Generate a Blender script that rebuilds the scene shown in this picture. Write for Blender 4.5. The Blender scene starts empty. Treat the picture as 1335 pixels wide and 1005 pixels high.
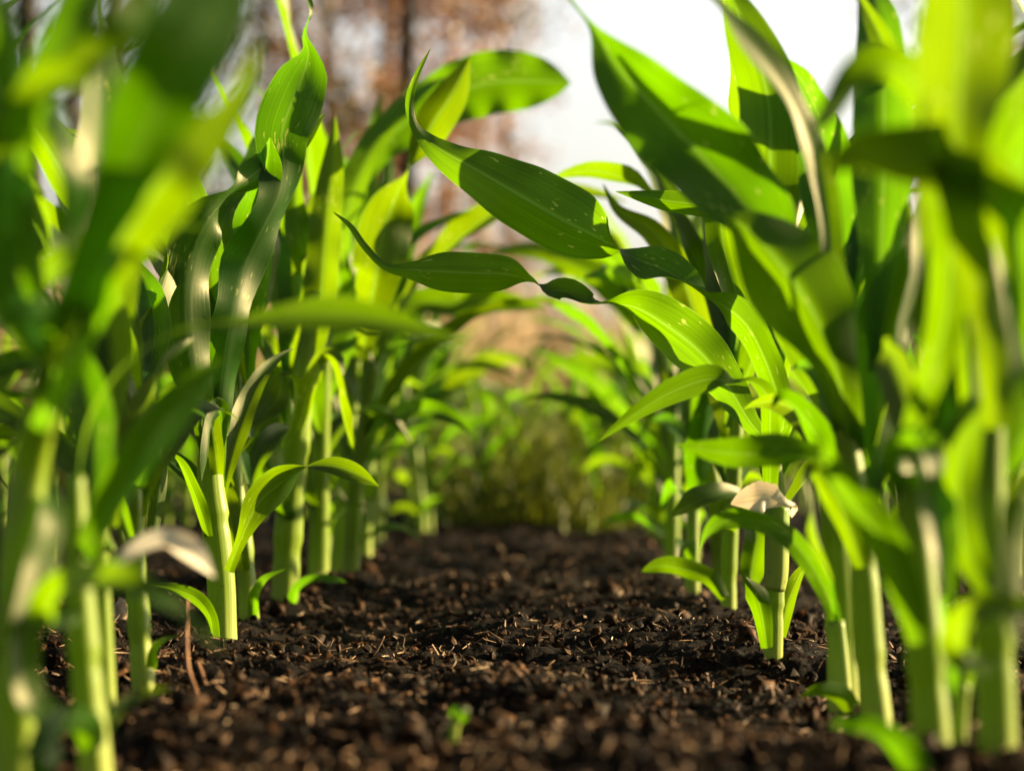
import bpy, math, random
import numpy as np
from mathutils import Vector, Matrix, noise as mnoise

random.seed(7)
RNG = np.random.default_rng(11)
scene = bpy.context.scene
COL = scene.collection

# ------------------------------------------------------------------ camera
PW, PH = 1335.0, 1005.0
LENS = 85.0
FPX = LENS / 36.0 * PW
HOR = 590.0
CAMH = 0.117
FOCUS = 1.44
CAM = Vector((0, 0, CAMH))


def at(x, y, d):
    """photo pixel + distance -> a point in the field (metres)"""
    return Vector(((x - PW / 2) / FPX * d, d, CAMH + (HOR - y) / FPX * d))


cam_d = bpy.data.cameras.new("camera")
cam = bpy.data.objects.new("camera", cam_d)
COL.objects.link(cam)
cam.location = CAM
cam.rotation_euler = (math.radians(90), 0, 0)
cam_d.lens = LENS
cam_d.sensor_width = 36
cam_d.shift_y = (HOR - PH / 2) / PW
cam_d.clip_start = 0.01
cam_d.clip_end = 2000
cam_d.dof.use_dof = True
cam_d.dof.focus_distance = FOCUS
cam_d.dof.aperture_fstop = 6.7
cam_d.dof.aperture_blades = 0
scene.camera = cam

# ------------------------------------------------------------------ light
SUN_AZ = 70.0      # degrees from the view direction towards the right
SUN_EL = 16.5
sv = Vector((math.sin(math.radians(SUN_AZ)) * math.cos(math.radians(SUN_EL)),
             math.cos(math.radians(SUN_AZ)) * math.cos(math.radians(SUN_EL)),
             math.sin(math.radians(SUN_EL))))
sl = bpy.data.lights.new("sun", 'SUN')
sl.energy = 5.0
sl.angle = math.radians(0.5)
sl.color = (1.0, 0.75, 0.39)
so = bpy.data.objects.new("sun", sl)
so.rotation_euler = sv.to_track_quat('Z', 'Y').to_euler()
so.location = (6, 6, 8)
COL.objects.link(so)

w = bpy.data.worlds.new("World")
scene.world = w
w.use_nodes = True
nt = w.node_tree
bg = nt.nodes["Background"]
sky = nt.nodes.new("ShaderNodeTexSky")
sky.sky_type = 'NISHITA'
sky.sun_disc = False
sky.sun_elevation = math.radians(SUN_EL)
sky.sun_rotation = math.radians(SUN_AZ)
sky.air_density = 1.0
sky.dust_density = 4.0
sky.ozone_density = 1.0
# thin evening haze: a sky with little colour left in it, slightly warm
hz = nt.nodes.new("ShaderNodeHueSaturation"); hz.inputs['Saturation'].default_value = 0.40
wm = nt.nodes.new("ShaderNodeMixRGB"); wm.blend_type = 'MULTIPLY'; wm.inputs[0].default_value = 1.0
wm.inputs[2].default_value = (1.0, 0.96, 0.91, 1)
nt.links.new(sky.outputs[0], hz.inputs['Color']); nt.links.new(hz.outputs[0], wm.inputs[1])
# added cloud bank brightens the sky ahead; elsewhere dimmed to cut fill light
tcw = nt.nodes.new("ShaderNodeTexCoord")
sx = nt.nodes.new("ShaderNodeSeparateXYZ")
nt.links.new(tcw.outputs['Generated'], sx.inputs[0])
fy = nt.nodes.new("ShaderNodeMapRange"); fy.interpolation_type = 'SMOOTHSTEP'
for i_, v_ in ((1, 0.78), (2, 0.965), (3, 0.0), (4, 1.0)): fy.inputs[i_].default_value = v_
nt.links.new(sx.outputs[1], fy.inputs[0])
cn = nt.nodes.new("ShaderNodeTexNoise"); cn.inputs['Scale'].default_value = 5.0; cn.inputs['Detail'].default_value = 3.0
nt.links.new(tcw.outputs['Generated'], cn.inputs['Vector'])
cm = nt.nodes.new("ShaderNodeMapRange")
for i_, v_ in ((1, 0.3), (2, 0.7), (3, 0.85), (4, 1.15)): cm.inputs[i_].default_value = v_
nt.links.new(cn.outputs['Fac'], cm.inputs[0])
fm = nt.nodes.new("ShaderNodeMath"); fm.operation = 'MULTIPLY'
nt.links.new(fy.outputs[0], fm.inputs[0]); nt.links.new(cm.outputs[0], fm.inputs[1])
fa = nt.nodes.new("ShaderNodeMath"); fa.operation = 'MULTIPLY_ADD'
fa.inputs[1].default_value = 0.47; fa.inputs[2].default_value = 0.31
nt.links.new(fm.outputs[0], fa.inputs[0])
ws = nt.nodes.new("ShaderNodeVectorMath"); ws.operation = 'SCALE'
nt.links.new(wm.outputs[0], ws.inputs[0]); nt.links.new(fa.outputs[0], ws.inputs['Scale'])
nt.links.new(ws.outputs[0], bg.inputs[0])
bg.inputs[1].default_value = 0.10

scene.view_settings.view_transform = 'Standard'
scene.view_settings.look = 'None'
scene.view_settings.gamma = 1
scene.view_settings.use_curve_mapping = False
scene.view_settings.exposure = 2.12
scene.cycles.use_denoising = True
scene.cycles.max_bounces = 8
scene.cycles.transmission_bounces = 6
scene.cycles.diffuse_bounces = 4
scene.cycles.sample_clamp_indirect = 6


# ------------------------------------------------------------------ materials
def new_mat(name):
    m = bpy.data.materials.new(name)
    m.use_nodes = True
    m.node_tree.nodes.clear()
    return m, m.node_tree


def N(t, kind, **kw):
    n = t.nodes.new(kind)
    for k, v in kw.items():
        if k == 'inp':
            for i, val in v.items():
                n.inputs[i].default_value = val
        else:
            setattr(n, k, v)
    return n


def ramp(t, stops):
    r = t.nodes.new("ShaderNodeValToRGB")
    cr = r.color_ramp
    while len(cr.elements) > 1:
        cr.elements.remove(cr.elements[-1])
    cr.elements[0].position = stops[0][0]
    cr.elements[0].color = stops[0][1]
    for p, c in stops[1:]:
        e = cr.elements.new(p)
        e.color = c
    return r


def c4(c):
    return (c[0], c[1], c[2], 1)


def leaf_material(name, refl, trans, tw=0.5, rough=0.38, flecks=True, spec=0.5):
    m, t = new_mat(name)
    L = t.links.new
    out = N(t, "ShaderNodeOutputMaterial")
    uv = N(t, "ShaderNodeUVMap", uv_map="UVMap")
    sep = N(t, "ShaderNodeSeparateXYZ")
    L(uv.outputs[0], sep.inputs[0])
    info = N(t, "ShaderNodeObjectInfo")
    # fine parallel veins: noise stretched along the blade
    mp = N(t, "ShaderNodeCombineXYZ")
    mu = N(t, "ShaderNodeMath", operation='MULTIPLY', inp={1: 34.0})
    mv = N(t, "ShaderNodeMath", operation='MULTIPLY', inp={1: 7.0})
    L(sep.outputs[0], mu.inputs[0]); L(sep.outputs[1], mv.inputs[0])
    L(mu.outputs[0], mp.inputs[0]); L(mv.outputs[0], mp.inputs[1]); L(info.outputs['Random'], mp.inputs[2])
    vein = N(t, "ShaderNodeTexNoise", inp={'Scale': 1.0, 'Detail': 2.0})
    L(mp.outputs[0], vein.inputs['Vector'])
    # broad tone change
    tc = N(t, "ShaderNodeTexCoord")
    tone = N(t, "ShaderNodeTexNoise", inp={'Scale': 22.0, 'Detail': 3.0})
    L(tc.outputs['Object'], tone.inputs['Vector'])
    mixf = N(t, "ShaderNodeMath", operation='MULTIPLY_ADD', inp={1: 0.75, 2: -0.05})
    L(vein.outputs['Fac'], mixf.inputs[0])
    addt = N(t, "ShaderNodeMath", operation='MULTIPLY_ADD', inp={1: 0.45})
    L(tone.outputs['Fac'], addt.inputs[0]); L(mixf.outputs[0], addt.inputs[2])
    # midrib mask and rim mask from u
    du = N(t, "ShaderNodeMath", operation='SUBTRACT', inp={1: 0.5})
    L(sep.outputs[0], du.inputs[0])
    ab = N(t, "ShaderNodeMath", operation='ABSOLUTE')
    L(du.outputs[0], ab.inputs[0])
    rib = N(t, "ShaderNodeMapRange", inp={1: 0.010, 2: 0.034, 3: 1.0, 4: 0.0})
    L(ab.outputs[0], rib.inputs[0])
    rim = N(t, "ShaderNodeMapRange", inp={1: 0.478, 2: 0.5, 3: 0.0, 4: 1.0})
    L(ab.outputs[0], rim.inputs[0])

    def tinted(col, k):
        lo = tuple(c * (1 - k) for c in col)
        hi = tuple(min(1, c * (1 + k)) for c in col)
        r = ramp(t, [(0.25, c4(lo)), (0.75, c4(hi))])
        L(addt.outputs[0], r.inputs[0])
        hsv = N(t, "ShaderNodeHueSaturation")
        mh = N(t, "ShaderNodeMapRange", inp={1: 0, 2: 1, 3: 0.465, 4: 0.508})
        L(info.outputs['Random'], mh.inputs[0])
        L(mh.outputs[0], hsv.inputs['Hue'])
        L(r.outputs[0], hsv.inputs['Color'])
        mr = N(t, "ShaderNodeMixRGB", inp={2: c4(tuple(min(1, c * 1.25 + 0.07) for c in col[:2]) + (col[2] + 0.04,))})
        msk = N(t, "ShaderNodeMath", operation='MAXIMUM')
        L(rib.outputs[0], msk.inputs[0]); L(rim.outputs[0], msk.inputs[1])
        ms = N(t, "ShaderNodeMath", operation='MULTIPLY', inp={1: 0.75})
        L(msk.outputs[0], ms.inputs[0])
        L(ms.outputs[0], mr.inputs[0]); L(hsv.outputs[0], mr.inputs[1])
        last = mr
        if flecks:
            cf = N(t, "ShaderNodeCombineXYZ")
            fu = N(t, "ShaderNodeMath", operation='MULTIPLY', inp={1: 20.0})
            fv = N(t, "ShaderNodeMath", operation='MULTIPLY', inp={1: 130.0})
            L(sep.outputs[0], fu.inputs[0]); L(sep.outputs[1], fv.inputs[0])
            L(fu.outputs[0], cf.inputs[0]); L(fv.outputs[0], cf.inputs[1]); L(info.outputs['Random'], cf.inputs[2])
            fn = N(t, "ShaderNodeTexNoise", inp={'Scale': 1.0, 'Detail': 1.0})
            L(cf.outputs[0], fn.inputs['Vector'])
            big = N(t, "ShaderNodeTexNoise", inp={'Scale': 40.0, 'Detail': 0.0})
            L(tc.outputs['Object'], big.inputs['Vector'])
            mm = N(t, "ShaderNodeMath", operation='MULTIPLY_ADD', inp={1: 0.35})
            L(big.outputs['Fac'], mm.inputs[0]); L(fn.outputs['Fac'], mm.inputs[2])
            fr = N(t, "ShaderNodeMapRange", inp={1: 0.90, 2: 0.97, 3: 0.0, 4: 0.8})
            L(mm.outputs[0], fr.inputs[0])
            mf = N(t, "ShaderNodeMixRGB", inp={2: (0.42, 0.50, 0.10, 1)})
            L(fr.outputs[0], mf.inputs[0]); L(mr.outputs[0], mf.inputs[1])
            last = mf
        return last
    cr_ = tinted(refl, 0.35)
    ct_ = tinted(trans, 0.28)
    bump = N(t, "ShaderNodeBump", inp={'Strength': 0.22, 'Distance': 0.0008})
    L(vein.outputs['Fac'], bump.inputs['Height'])
    pr = N(t, "ShaderNodeBsdfPrincipled")
    pr.inputs['Roughness'].default_value = rough
    pr.inputs['Specular IOR Level'].default_value = spec
    pr.inputs['Specular Tint'].default_value = (1.0, 0.90, 0.66, 1)
    L(cr_.outputs[0], pr.inputs['Base Color']); L(bump.outputs[0], pr.inputs['Normal'])
    tr = N(t, "ShaderNodeBsdfTranslucent")
    L(ct_.outputs[0], tr.inputs['Color'])
    mx = N(t, "ShaderNodeMixShader", inp={0: tw})
    L(pr.outputs[0], mx.inputs[1]); L(tr.outputs[0], mx.inputs[2])
    L(mx.outputs[0], out.inputs[0])
    return m


def stem_material(name, col, trans):
    m, t = new_mat(name)
    L = t.links.new
    out = N(t, "ShaderNodeOutputMaterial")
    uv = N(t, "ShaderNodeUVMap", uv_map="UVMap")
    sep = N(t, "ShaderNodeSeparateXYZ")
    L(uv.outputs[0], sep.inputs[0])
    mp = N(t, "ShaderNodeCombineXYZ")
    mu = N(t, "ShaderNodeMath", operation='MULTIPLY', inp={1: 46.0})
    mv = N(t, "ShaderNodeMath", operation='MULTIPLY', inp={1: 9.0})
    L(sep.outputs[0], mu.inputs[0]); L(sep.outputs[1], mv.inputs[0])
    L(mu.outputs[0], mp.inputs[0]); L(mv.outputs[0], mp.inputs[1])
    vein = N(t, "ShaderNodeTexNoise", inp={'Scale': 1.0, 'Detail': 2.0})
    L(mp.outputs[0], vein.inputs['Vector'])
    r = ramp(t, [(0.3, c4(tuple(c * 0.72 for c in col))), (0.7, c4(tuple(c * 1.25 for c in col)))])
    L(vein.outputs['Fac'], r.inputs[0])
    # paler and a little reddish where it leaves the soil
    base = N(t, "ShaderNodeMapRange", inp={1: 0.0, 2: 0.05, 3: 0.7, 4: 0.0})
    L(sep.outputs[1], base.inputs[0])
    mb = N(t, "ShaderNodeMixRGB", inp={2: (0.46, 0.50, 0.13, 1)})
    L(base.outputs[0], mb.inputs[0]); L(r.outputs[0], mb.inputs[1])
    tc = N(t, "ShaderNodeTexCoord")
    sp = N(t, "ShaderNodeTexNoise", inp={'Scale': 420.0, 'Detail': 1.0})
    L(tc.outputs['Object'], sp.inputs['Vector'])
    sr = N(t, "ShaderNodeMapRange", inp={1: 0.70, 2: 0.76, 3: 0.0, 4: 0.55})
    L(sp.outputs['Fac'], sr.inputs[0])
    ms = N(t, "ShaderNodeMixRGB", inp={2: (0.10, 0.06, 0.02, 1)})
    L(sr.outputs[0], ms.inputs[0]); L(mb.outputs[0], ms.inputs[1])
    bump = N(t, "ShaderNodeBump", inp={'Strength': 0.3, 'Distance': 0.0006})
    L(vein.outputs['Fac'], bump.inputs['Height'])
    pr = N(t, "ShaderNodeBsdfPrincipled")
    pr.inputs['Roughness'].default_value = 0.42
    pr.inputs['Specular IOR Level'].default_value = 0.35
    L(ms.outputs[0], pr.inputs['Base Color']); L(bump.outputs[0], pr.inputs['Normal'])
    tr = N(t, "ShaderNodeBsdfTranslucent", inp={'Color': c4(trans)})
    mx = N(t, "ShaderNodeMixShader", inp={0: 0.28})
    L(pr.outputs[0], mx.inputs[1]); L(tr.outputs[0], mx.inputs[2])
    L(mx.outputs[0], out.inputs[0])
    return m


def soil_material(name, dark, light, scale=140.0, rough=0.8, disp=0.004):
    m, t = new_mat(name)
    L = t.links.new
    out = N(t, "ShaderNodeOutputMaterial")
    tc = N(t, "ShaderNodeTexCoord")
    n1 = N(t, "ShaderNodeTexNoise", inp={'Scale': scale, 'Detail': 5.0, 'Roughness': 0.65})
    n2 = N(t, "ShaderNodeTexVoronoi", inp={'Scale': scale * 1.6})
    L(tc.outputs['Object'], n1.inputs['Vector']); L(tc.outputs['Object'], n2.inputs['Vector'])
    mid = tuple((a + b) * 0.22 for a, b in zip(dark, light))
    r = ramp(t, [(0.40, c4(dark)), (0.58, c4(mid)), (0.80, c4(light))])
    L(n1.outputs['Fac'], r.inputs[0])
    vr = ramp(t, [(0.0, (0.45, 0.45, 0.45, 1)), (1.0, (1.5, 1.45, 1.35, 1))])
    sepc = N(t, "ShaderNodeSeparateColor")
    L(n2.outputs['Color'], sepc.inputs[0])
    L(sepc.outputs[0], vr.inputs[0])
    mul = N(t, "ShaderNodeMixRGB", blend_type='MULTIPLY', inp={0: 1.0})
    L(r.outputs[0], mul.inputs[1]); L(vr.outputs[0], mul.inputs[2])
    bump = N(t, "ShaderNodeBump", inp={'Strength': 0.8, 'Distance': disp})
    L(n1.outputs['Fac'], bump.inputs['Height'])
    pr = N(t, "ShaderNodeBsdfPrincipled")
    pr.inputs['Roughness'].default_value = rough
    pr.inputs['Specular IOR Level'].default_value = 0.07
    L(mul.outputs[0], pr.inputs['Base Color']); L(bump.outputs[0], pr.inputs['Normal'])
    L(pr.outputs[0], out.inputs[0])
    return m


def plain_material(name, c1, c2, scale=60.0, rough=0.7, trans=0.0):
    m, t = new_mat(name)
    L = t.links.new
    out = N(t, "ShaderNodeOutputMaterial")
    tc = N(t, "ShaderNodeTexCoord")
    n1 = N(t, "ShaderNodeTexNoise", inp={'Scale': scale, 'Detail': 4.0})
    L(tc.outputs['Object'], n1.inputs['Vector'])
    r = ramp(t, [(0.35, c4(c1)), (0.65, c4(c2))])
    L(n1.outputs['Fac'], r.inputs[0])
    bump = N(t, "ShaderNodeBump", inp={'Strength': 0.5, 'Distance': 0.3 / scale})
    L(n1.outputs['Fac'], bump.inputs['Height'])
    pr = N(t, "ShaderNodeBsdfPrincipled")
    pr.inputs['Roughness'].default_value = rough
    L(r.outputs[0], pr.inputs['Base Color']); L(bump.outputs[0], pr.inputs['Normal'])
    if trans > 0:
        tr = N(t, "ShaderNodeBsdfTranslucent")
        L(r.outputs[0], tr.inputs['Color'])
        mx = N(t, "ShaderNodeMixShader", inp={0: trans})
        L(pr.outputs[0], mx.inputs[1]); L(tr.outputs[0], mx.inputs[2])
        L(mx.outputs[0], out.inputs[0])
    else:
        L(pr.outputs[0], out.inputs[0])
    return m


M = {
    'leaf': leaf_material('maize_leaf', (0.004, 0.066, 0.0002), (0.105, 0.275, 0.0), 0.58, 0.48, spec=0.75),
    'dry_and_painted_sun_leaf': leaf_material('bleached_and_painted_sun_leaf', (0.84, 0.79, 0.62), (0.75, 0.66, 0.42), 0.4, 0.6, flecks=False),  # dry leaf colour; also stands in for sunlight on one green leaf
    'stem': stem_material('maize_stem', (0.185, 0.29, 0.012), (0.30, 0.48, 0.01)),
    'sheath': stem_material('maize_sheath', (0.12, 0.25, 0.008), (0.30, 0.48, 0.01)),
    'soil': soil_material('garden_soil', (0.0015, 0.001, 0.0006), (0.022, 0.011, 0.005), 150),
    'crumb': soil_material('soil_crumb', (0.0024, 0.0015, 0.0009), (0.20, 0.098, 0.044), 90, 0.65, 0.001),
    'fibre': plain_material('dry_fibre', (0.05, 0.025, 0.011), (0.30, 0.17, 0.08), 90),
    'straw': plain_material('pale_straw', (0.30, 0.20, 0.11), (0.62, 0.47, 0.30), 90),
    'root': plain_material('dry_root', (0.20, 0.085, 0.035), (0.36, 0.18, 0.08), 120),
    'stone': plain_material('stone', (0.30, 0.20, 0.14), (0.50, 0.38, 0.28), 120),
    'clod': soil_material('clod', (0.03, 0.016, 0.008), (0.20, 0.10, 0.045), 130, 0.8),
    'field': plain_material('meadow_ground', (0.045, 0.05, 0.012), (0.10, 0.085, 0.03), 3.0, 0.9),
    'grass': plain_material('green_grass', (0.035, 0.05, 0.004), (0.09, 0.10, 0.008), 6.0, 0.6, 0.35),
    'weed': plain_material('alley_weeds', (0.07, 0.10, 0.006), (0.17, 0.20, 0.012), 6.0, 0.6, 0.4),
    'dry_grass': plain_material('dry_grass', (0.30, 0.22, 0.12), (0.58, 0.46, 0.29), 4.0, 0.7, 0.3),
    'bark': plain_material('pine_bark', (0.09, 0.045, 0.022), (0.34, 0.165, 0.075), 7.0, 0.9),
    'dark_bark': plain_material('dark_bark', (0.012, 0.010, 0.008), (0.035, 0.026, 0.02), 7.0, 0.9),
    'grey_bark': plain_material('grey_bark', (0.12, 0.10, 0.09), (0.26, 0.22, 0.20), 7.0, 0.9),
    'brown_leaf': plain_material('brown_foliage', (0.12, 0.062, 0.032), (0.38, 0.205, 0.115), 1.6, 0.4, 0.3),
    'olive_leaf': plain_material('olive_foliage', (0.05, 0.055, 0.015), (0.15, 0.13, 0.03), 1.6, 0.5, 0.3),
    'dark_leaf': plain_material('dark_foliage', (0.010, 0.022, 0.006), (0.035, 0.055, 0.012), 1.6, 0.5, 0.2),
}


# ------------------------------------------------------------------ object helpers
def link_mesh(name, verts, faces, mat, parent=None, uvs=None, smooth=True):
    me = bpy.data.meshes.new(name)
    me.from_pydata([tuple(v) for v in verts], [], faces)
    if uvs is not None:
        ul = me.uv_layers.new(name="UVMap")
        idx = np.empty(len(me.loops), dtype=np.int32)
        me.loops.foreach_get('vertex_index', idx)
        ul.data.foreach_set('uv', np.asarray(uvs, dtype=np.float32)[idx].ravel())
    if smooth:
        me.polygons.foreach_set('use_smooth', np.ones(len(me.polygons), dtype=bool))
    me.materials.append(mat)
    me.update()
    o = bpy.data.objects.new(name, me)
    COL.objects.link(o)
    if parent is not None:
        o.parent = parent
    return o


def big_mesh(name, V, F, mat, smooth=False):
    """V (n,3), F (m,k) arrays"""
    me = bpy.data.meshes.new(name)
    V = np.asarray(V, dtype=np.float32)
    F = np.asarray(F, dtype=np.int32)
    k = F.shape[1]
    me.vertices.add(len(V))
    me.vertices.foreach_set('co', V.ravel())
    me.loops.add(F.size)
    me.loops.foreach_set('vertex_index', F.ravel())
    me.polygons.add(len(F))
    me.polygons.foreach_set('loop_start', np.arange(0, F.size, k, dtype=np.int32))
    me.polygons.foreach_set('loop_total', np.full(len(F), k, dtype=np.int32))
    me.polygons.foreach_set('use_smooth', np.full(len(F), smooth, dtype=bool))
    me.materials.append(mat)
    me.update(calc_edges=True)
    me.validate()
    o = bpy.data.objects.new(name, me)
    COL.objects.link(o)
    return o


def tag(o, label=None, cat=None, group=None, kind=None):
    if label: o['label'] = label
    if cat: o['category'] = cat
    if group: o['group'] = group
    if kind: o['kind'] = kind
    return o


def thing(name, label, cat, loc, group=None):
    o = bpy.data.objects.new(name, None)
    o.empty_display_size = 0.02
    COL.objects.link(o)
    o.location = loc
    return tag(o, label, cat, group)


def crom(pts, n):
    """Catmull-Rom through rows of any width, spaced by chord length"""
    P = np.asarray(pts, dtype=float)
    if len(P) == 2:
        P = np.vstack([P[0], (P[0] + P[1]) / 2, P[1]])
    seg = np.linalg.norm(np.diff(P[:, :2], axis=0), axis=1) + 1e-6
    tt = np.concatenate([[0], np.cumsum(np.sqrt(seg))])
    tt /= tt[-1]
    u = np.linspace(0, 1, n)
    # finite-difference cubic Hermite
    m = np.zeros_like(P)
    for i in range(len(P)):
        if i == 0: m[i] = (P[1] - P[0]) / (tt[1] - tt[0])
        elif i == len(P) - 1: m[i] = (P[-1] - P[-2]) / (tt[-1] - tt[-2])
        else:
            a = (P[i] - P[i - 1]) / (tt[i] - tt[i - 1]); b = (P[i + 1] - P[i]) / (tt[i + 1] - tt[i])
            h0, h1 = tt[i] - tt[i - 1], tt[i + 1] - tt[i]
            m[i] = (a * h1 + b * h0) / (h0 + h1)
    R = np.zeros((n, P.shape[1]))
    for k, x in enumerate(u):
        i = min(np.searchsorted(tt, x, side='right') - 1, len(P) - 2)
        h = tt[i + 1] - tt[i]
        s = (x - tt[i]) / h
        R[k] = ((2 * s**3 - 3 * s**2 + 1) * P[i] + (s**3 - 2 * s**2 + s) * h * m[i]
                + (-2 * s**3 + 3 * s**2) * P[i + 1] + (s**3 - s**2) * h * m[i + 1])
    return R


def ribbon(pts, widths, phis, side0, fold=0.28, ripple=0.05, nu=8, seed=0, lam=0.045, upsign=True):
    """a leaf blade: a strip that follows pts, rolled by phi about its own line,
    guttered along the midrib and wavy at its edges"""
    n = len(pts)
    rnd = random.Random(seed)
    ph1, ph2 = rnd.uniform(0, 6.28), rnd.uniform(0, 6.28)
    lam1, lam2 = lam * rnd.uniform(0.8, 1.4), lam * rnd.uniform(0.8, 1.4)
    frames = []
    arc = 0
    accz = 0
    for i in range(n):
        a, b = pts[max(0, i - 1)], pts[min(n - 1, i + 1)]
        T = (b - a).normalized() if (b - a).length > 1e-9 else Vector((0, 0, 1))
        S0 = side0(i, T)
        S0 = (S0 - T * S0.dot(T)).normalized()
        N0 = S0.cross(T)
        c, s = math.cos(phis[i]), math.sin(phis[i])
        S = S0 * c + N0 * s
        Nn = N0 * c - S0 * s
        if i: arc += (pts[i] - pts[i - 1]).length
        frames.append((S, Nn, arc))
        accz += Nn.z * widths[i]
    sg = 1.0 if accz >= 0 else -1.0
    if not upsign: sg = -sg
    V, UV = [], []
    for i in range(n):
        S, Nn, ar = frames[i]
        W = max(widths[i], 2e-4)
        for j in range(nu + 1):
            u = 2 * j / nu - 1
            au = abs(u)
            ang = fold * 1.6
            lift = 1.35 * fold * (au ** 1.1) * W / 2 * sg
            wave = ripple * W * (au ** 2) * math.sin(ar / (lam1 if u < 0 else lam2) * 6.283 + (ph1 if u < 0 else ph2))
            V.append(pts[i] + S * (u * W / 2 * math.cos(ang * 0.6)) + Nn * (lift + wave))
            UV.append((j / nu, ar))
    F = []
    for i in range(n - 1):
        for j in range(nu):
            a = i * (nu + 1) + j
            F.append((a, a + 1, a + nu + 2, a + nu + 1))
    return V, F, UV


LEAF_SEED = [100]


def photo_leaf(plant, depth, ctl, fold=0.28, ripple=0.07, mat='leaf', n=44, up=True, name='leaf', label=None, nu=8, ragged=0.0):
    """ctl: (x, y, depth offset, full width in photo px, roll in degrees)"""
    LEAF_SEED[0] += 1
    rows = [(c[0], c[1], depth + c[2], c[3], c[4]) for c in ctl]
    R = crom(rows, n)
    P = [at(r[0], r[1], r[2]) for r in R]
    W = [max(0.4, r[3]) * r[2] / FPX for r in R]
    phi = [math.radians(r[4]) for r in R]
    if ragged:
        W = [q * (1 + ragged * mnoise.noise(Vector((k * 0.55, 3.1, 0)))) for k, q in enumerate(W)]

    def side0(i, T):
        v = (P[i] - CAM).normalized()
        s = T.cross(v)
        return s if s.length > 1e-4 else Vector((1, 0, 0))
    V, F, UV = ribbon(P, W, phi, side0, fold, ripple, nu, LEAF_SEED[0], upsign=up)
    off = Vector(plant.location)
    o = link_mesh(name, [v - off for v in V], F, M[mat], plant, UV)
    if label: o['label'] = label
    return o


def tube(path, radii, nseg=18, rib=0.0, seed=0, z0=None, cap=True):
    V, F, UV = [], [], []
    n = len(path)
    arc = 0
    rnd = random.Random(seed)
    ph = rnd.uniform(0, 6.28)
    for i in range(n):
        a, b = path[max(0, i - 1)], path[min(n - 1, i + 1)]
        T = (b - a).normalized()
        X = Vector((1, 0, 0))
        X = (X - T * X.dot(T))
        if X.length < 1e-3:
            X = Vector((0, 0, 1)) - T * T.z
        X.normalize()
        Y = T.cross(X)
        if i: arc += (path[i] - path[i - 1]).length
        for j in range(nseg):
            an = 2 * math.pi * j / nseg
            r = radii[i] * (1 + 0.05 * math.cos(2 * an + ph) + rib * math.cos(an * 9 + ph))
            V.append(path[i] + X * (math.cos(an) * r) + Y * (math.sin(an) * r))
            UV.append((j / nseg, arc))
    for i in range(n - 1):
        for j in range(nseg):
            a = i * nseg + j
            b = i * nseg + (j + 1) % nseg
            F.append((a, b, b + nseg, a + nseg))
    if cap:
        F.append(tuple(range(nseg - 1, -1, -1)))
        F.append(tuple(range((n - 1) * nseg, n * nseg)))
    return V, F, UV


def photo_stem(plant, depth, ctl, mat='stem', name='stem', n=40, steps=(), rib=0.018, nseg=30):
    """ctl: (x, y, depth offset, full width in px); steps: fractions where a sheath collar sits"""
    rows = [(c[0], c[1], depth + c[2], c[3]) for c in ctl]
    R = crom(rows, n)
    P = [at(r[0], r[1], r[2]) for r in R]
    rad = [r[3] * r[2] / FPX / 2 for r in R]
    for s in steps:
        k = int(s * (n - 1))
        for i in range(n):
            if i >= k:
                rad[i] *= 1.0 + 0.10 * math.exp(-(i - k) / 8.0)
            elif i >= k - 2:
                rad[i] *= 0.95
    V, F, UV = tube(P, rad, nseg, rib, int(ctl[0][0]))
    off = Vector(plant.location)
    return link_mesh(name, [v - off for v in V], F, M[mat], plant, UV)


# generic, locally grown leaf and plant -------------------------------------------------
def grown_leaf(parent, base, az, length, width, elev, droop, twist, seed, n=26, fold=0.3, ripple=0.06, mat='leaf', off=None, nu=6, yaw=0.0):
    rnd = random.Random(seed)
    e = math.radians(elev)
    p = Vector(base)
    pts, W, ph = [], [], []
    a = az
    wob = rnd.uniform(0, 6.28)
    tw0 = rnd.uniform(-12, 12)
    for i in range(n):
        t = i / (n - 1)
        pts.append(p.copy())
        prof = (min(1, t / 0.34) ** 0.75 * (1 - max(0, (t - 0.34) / 0.66) ** 1.9)) if t < 1 else 0
        prof = max(prof, 0.28 * (1 - t) ** 0.5)
        W.append(width * prof)
        ph.append(math.radians(tw0 * t * 2 + twist * t ** 1.3 + 14 * math.sin(wob + t * 5)))
        d = Vector((math.cos(a) * math.cos(e), math.sin(a) * math.cos(e), math.sin(e)))
        p = p + d * (length / (n - 1))
        e -= math.radians(droop) / (n - 1) * (0.35 + 1.6 * t)
        a += math.radians(yaw) / (n - 1)

    def side0(i, T):
        return Vector((-math.sin(az), math.cos(az), 0))
    V, F, UV = ribbon(pts, W, ph, side0, fold, ripple, nu, seed)
    if off is not None:
        V = [v - off for v in V]
    return link_mesh('leaf', V, F, M[mat], parent, UV)


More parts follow.
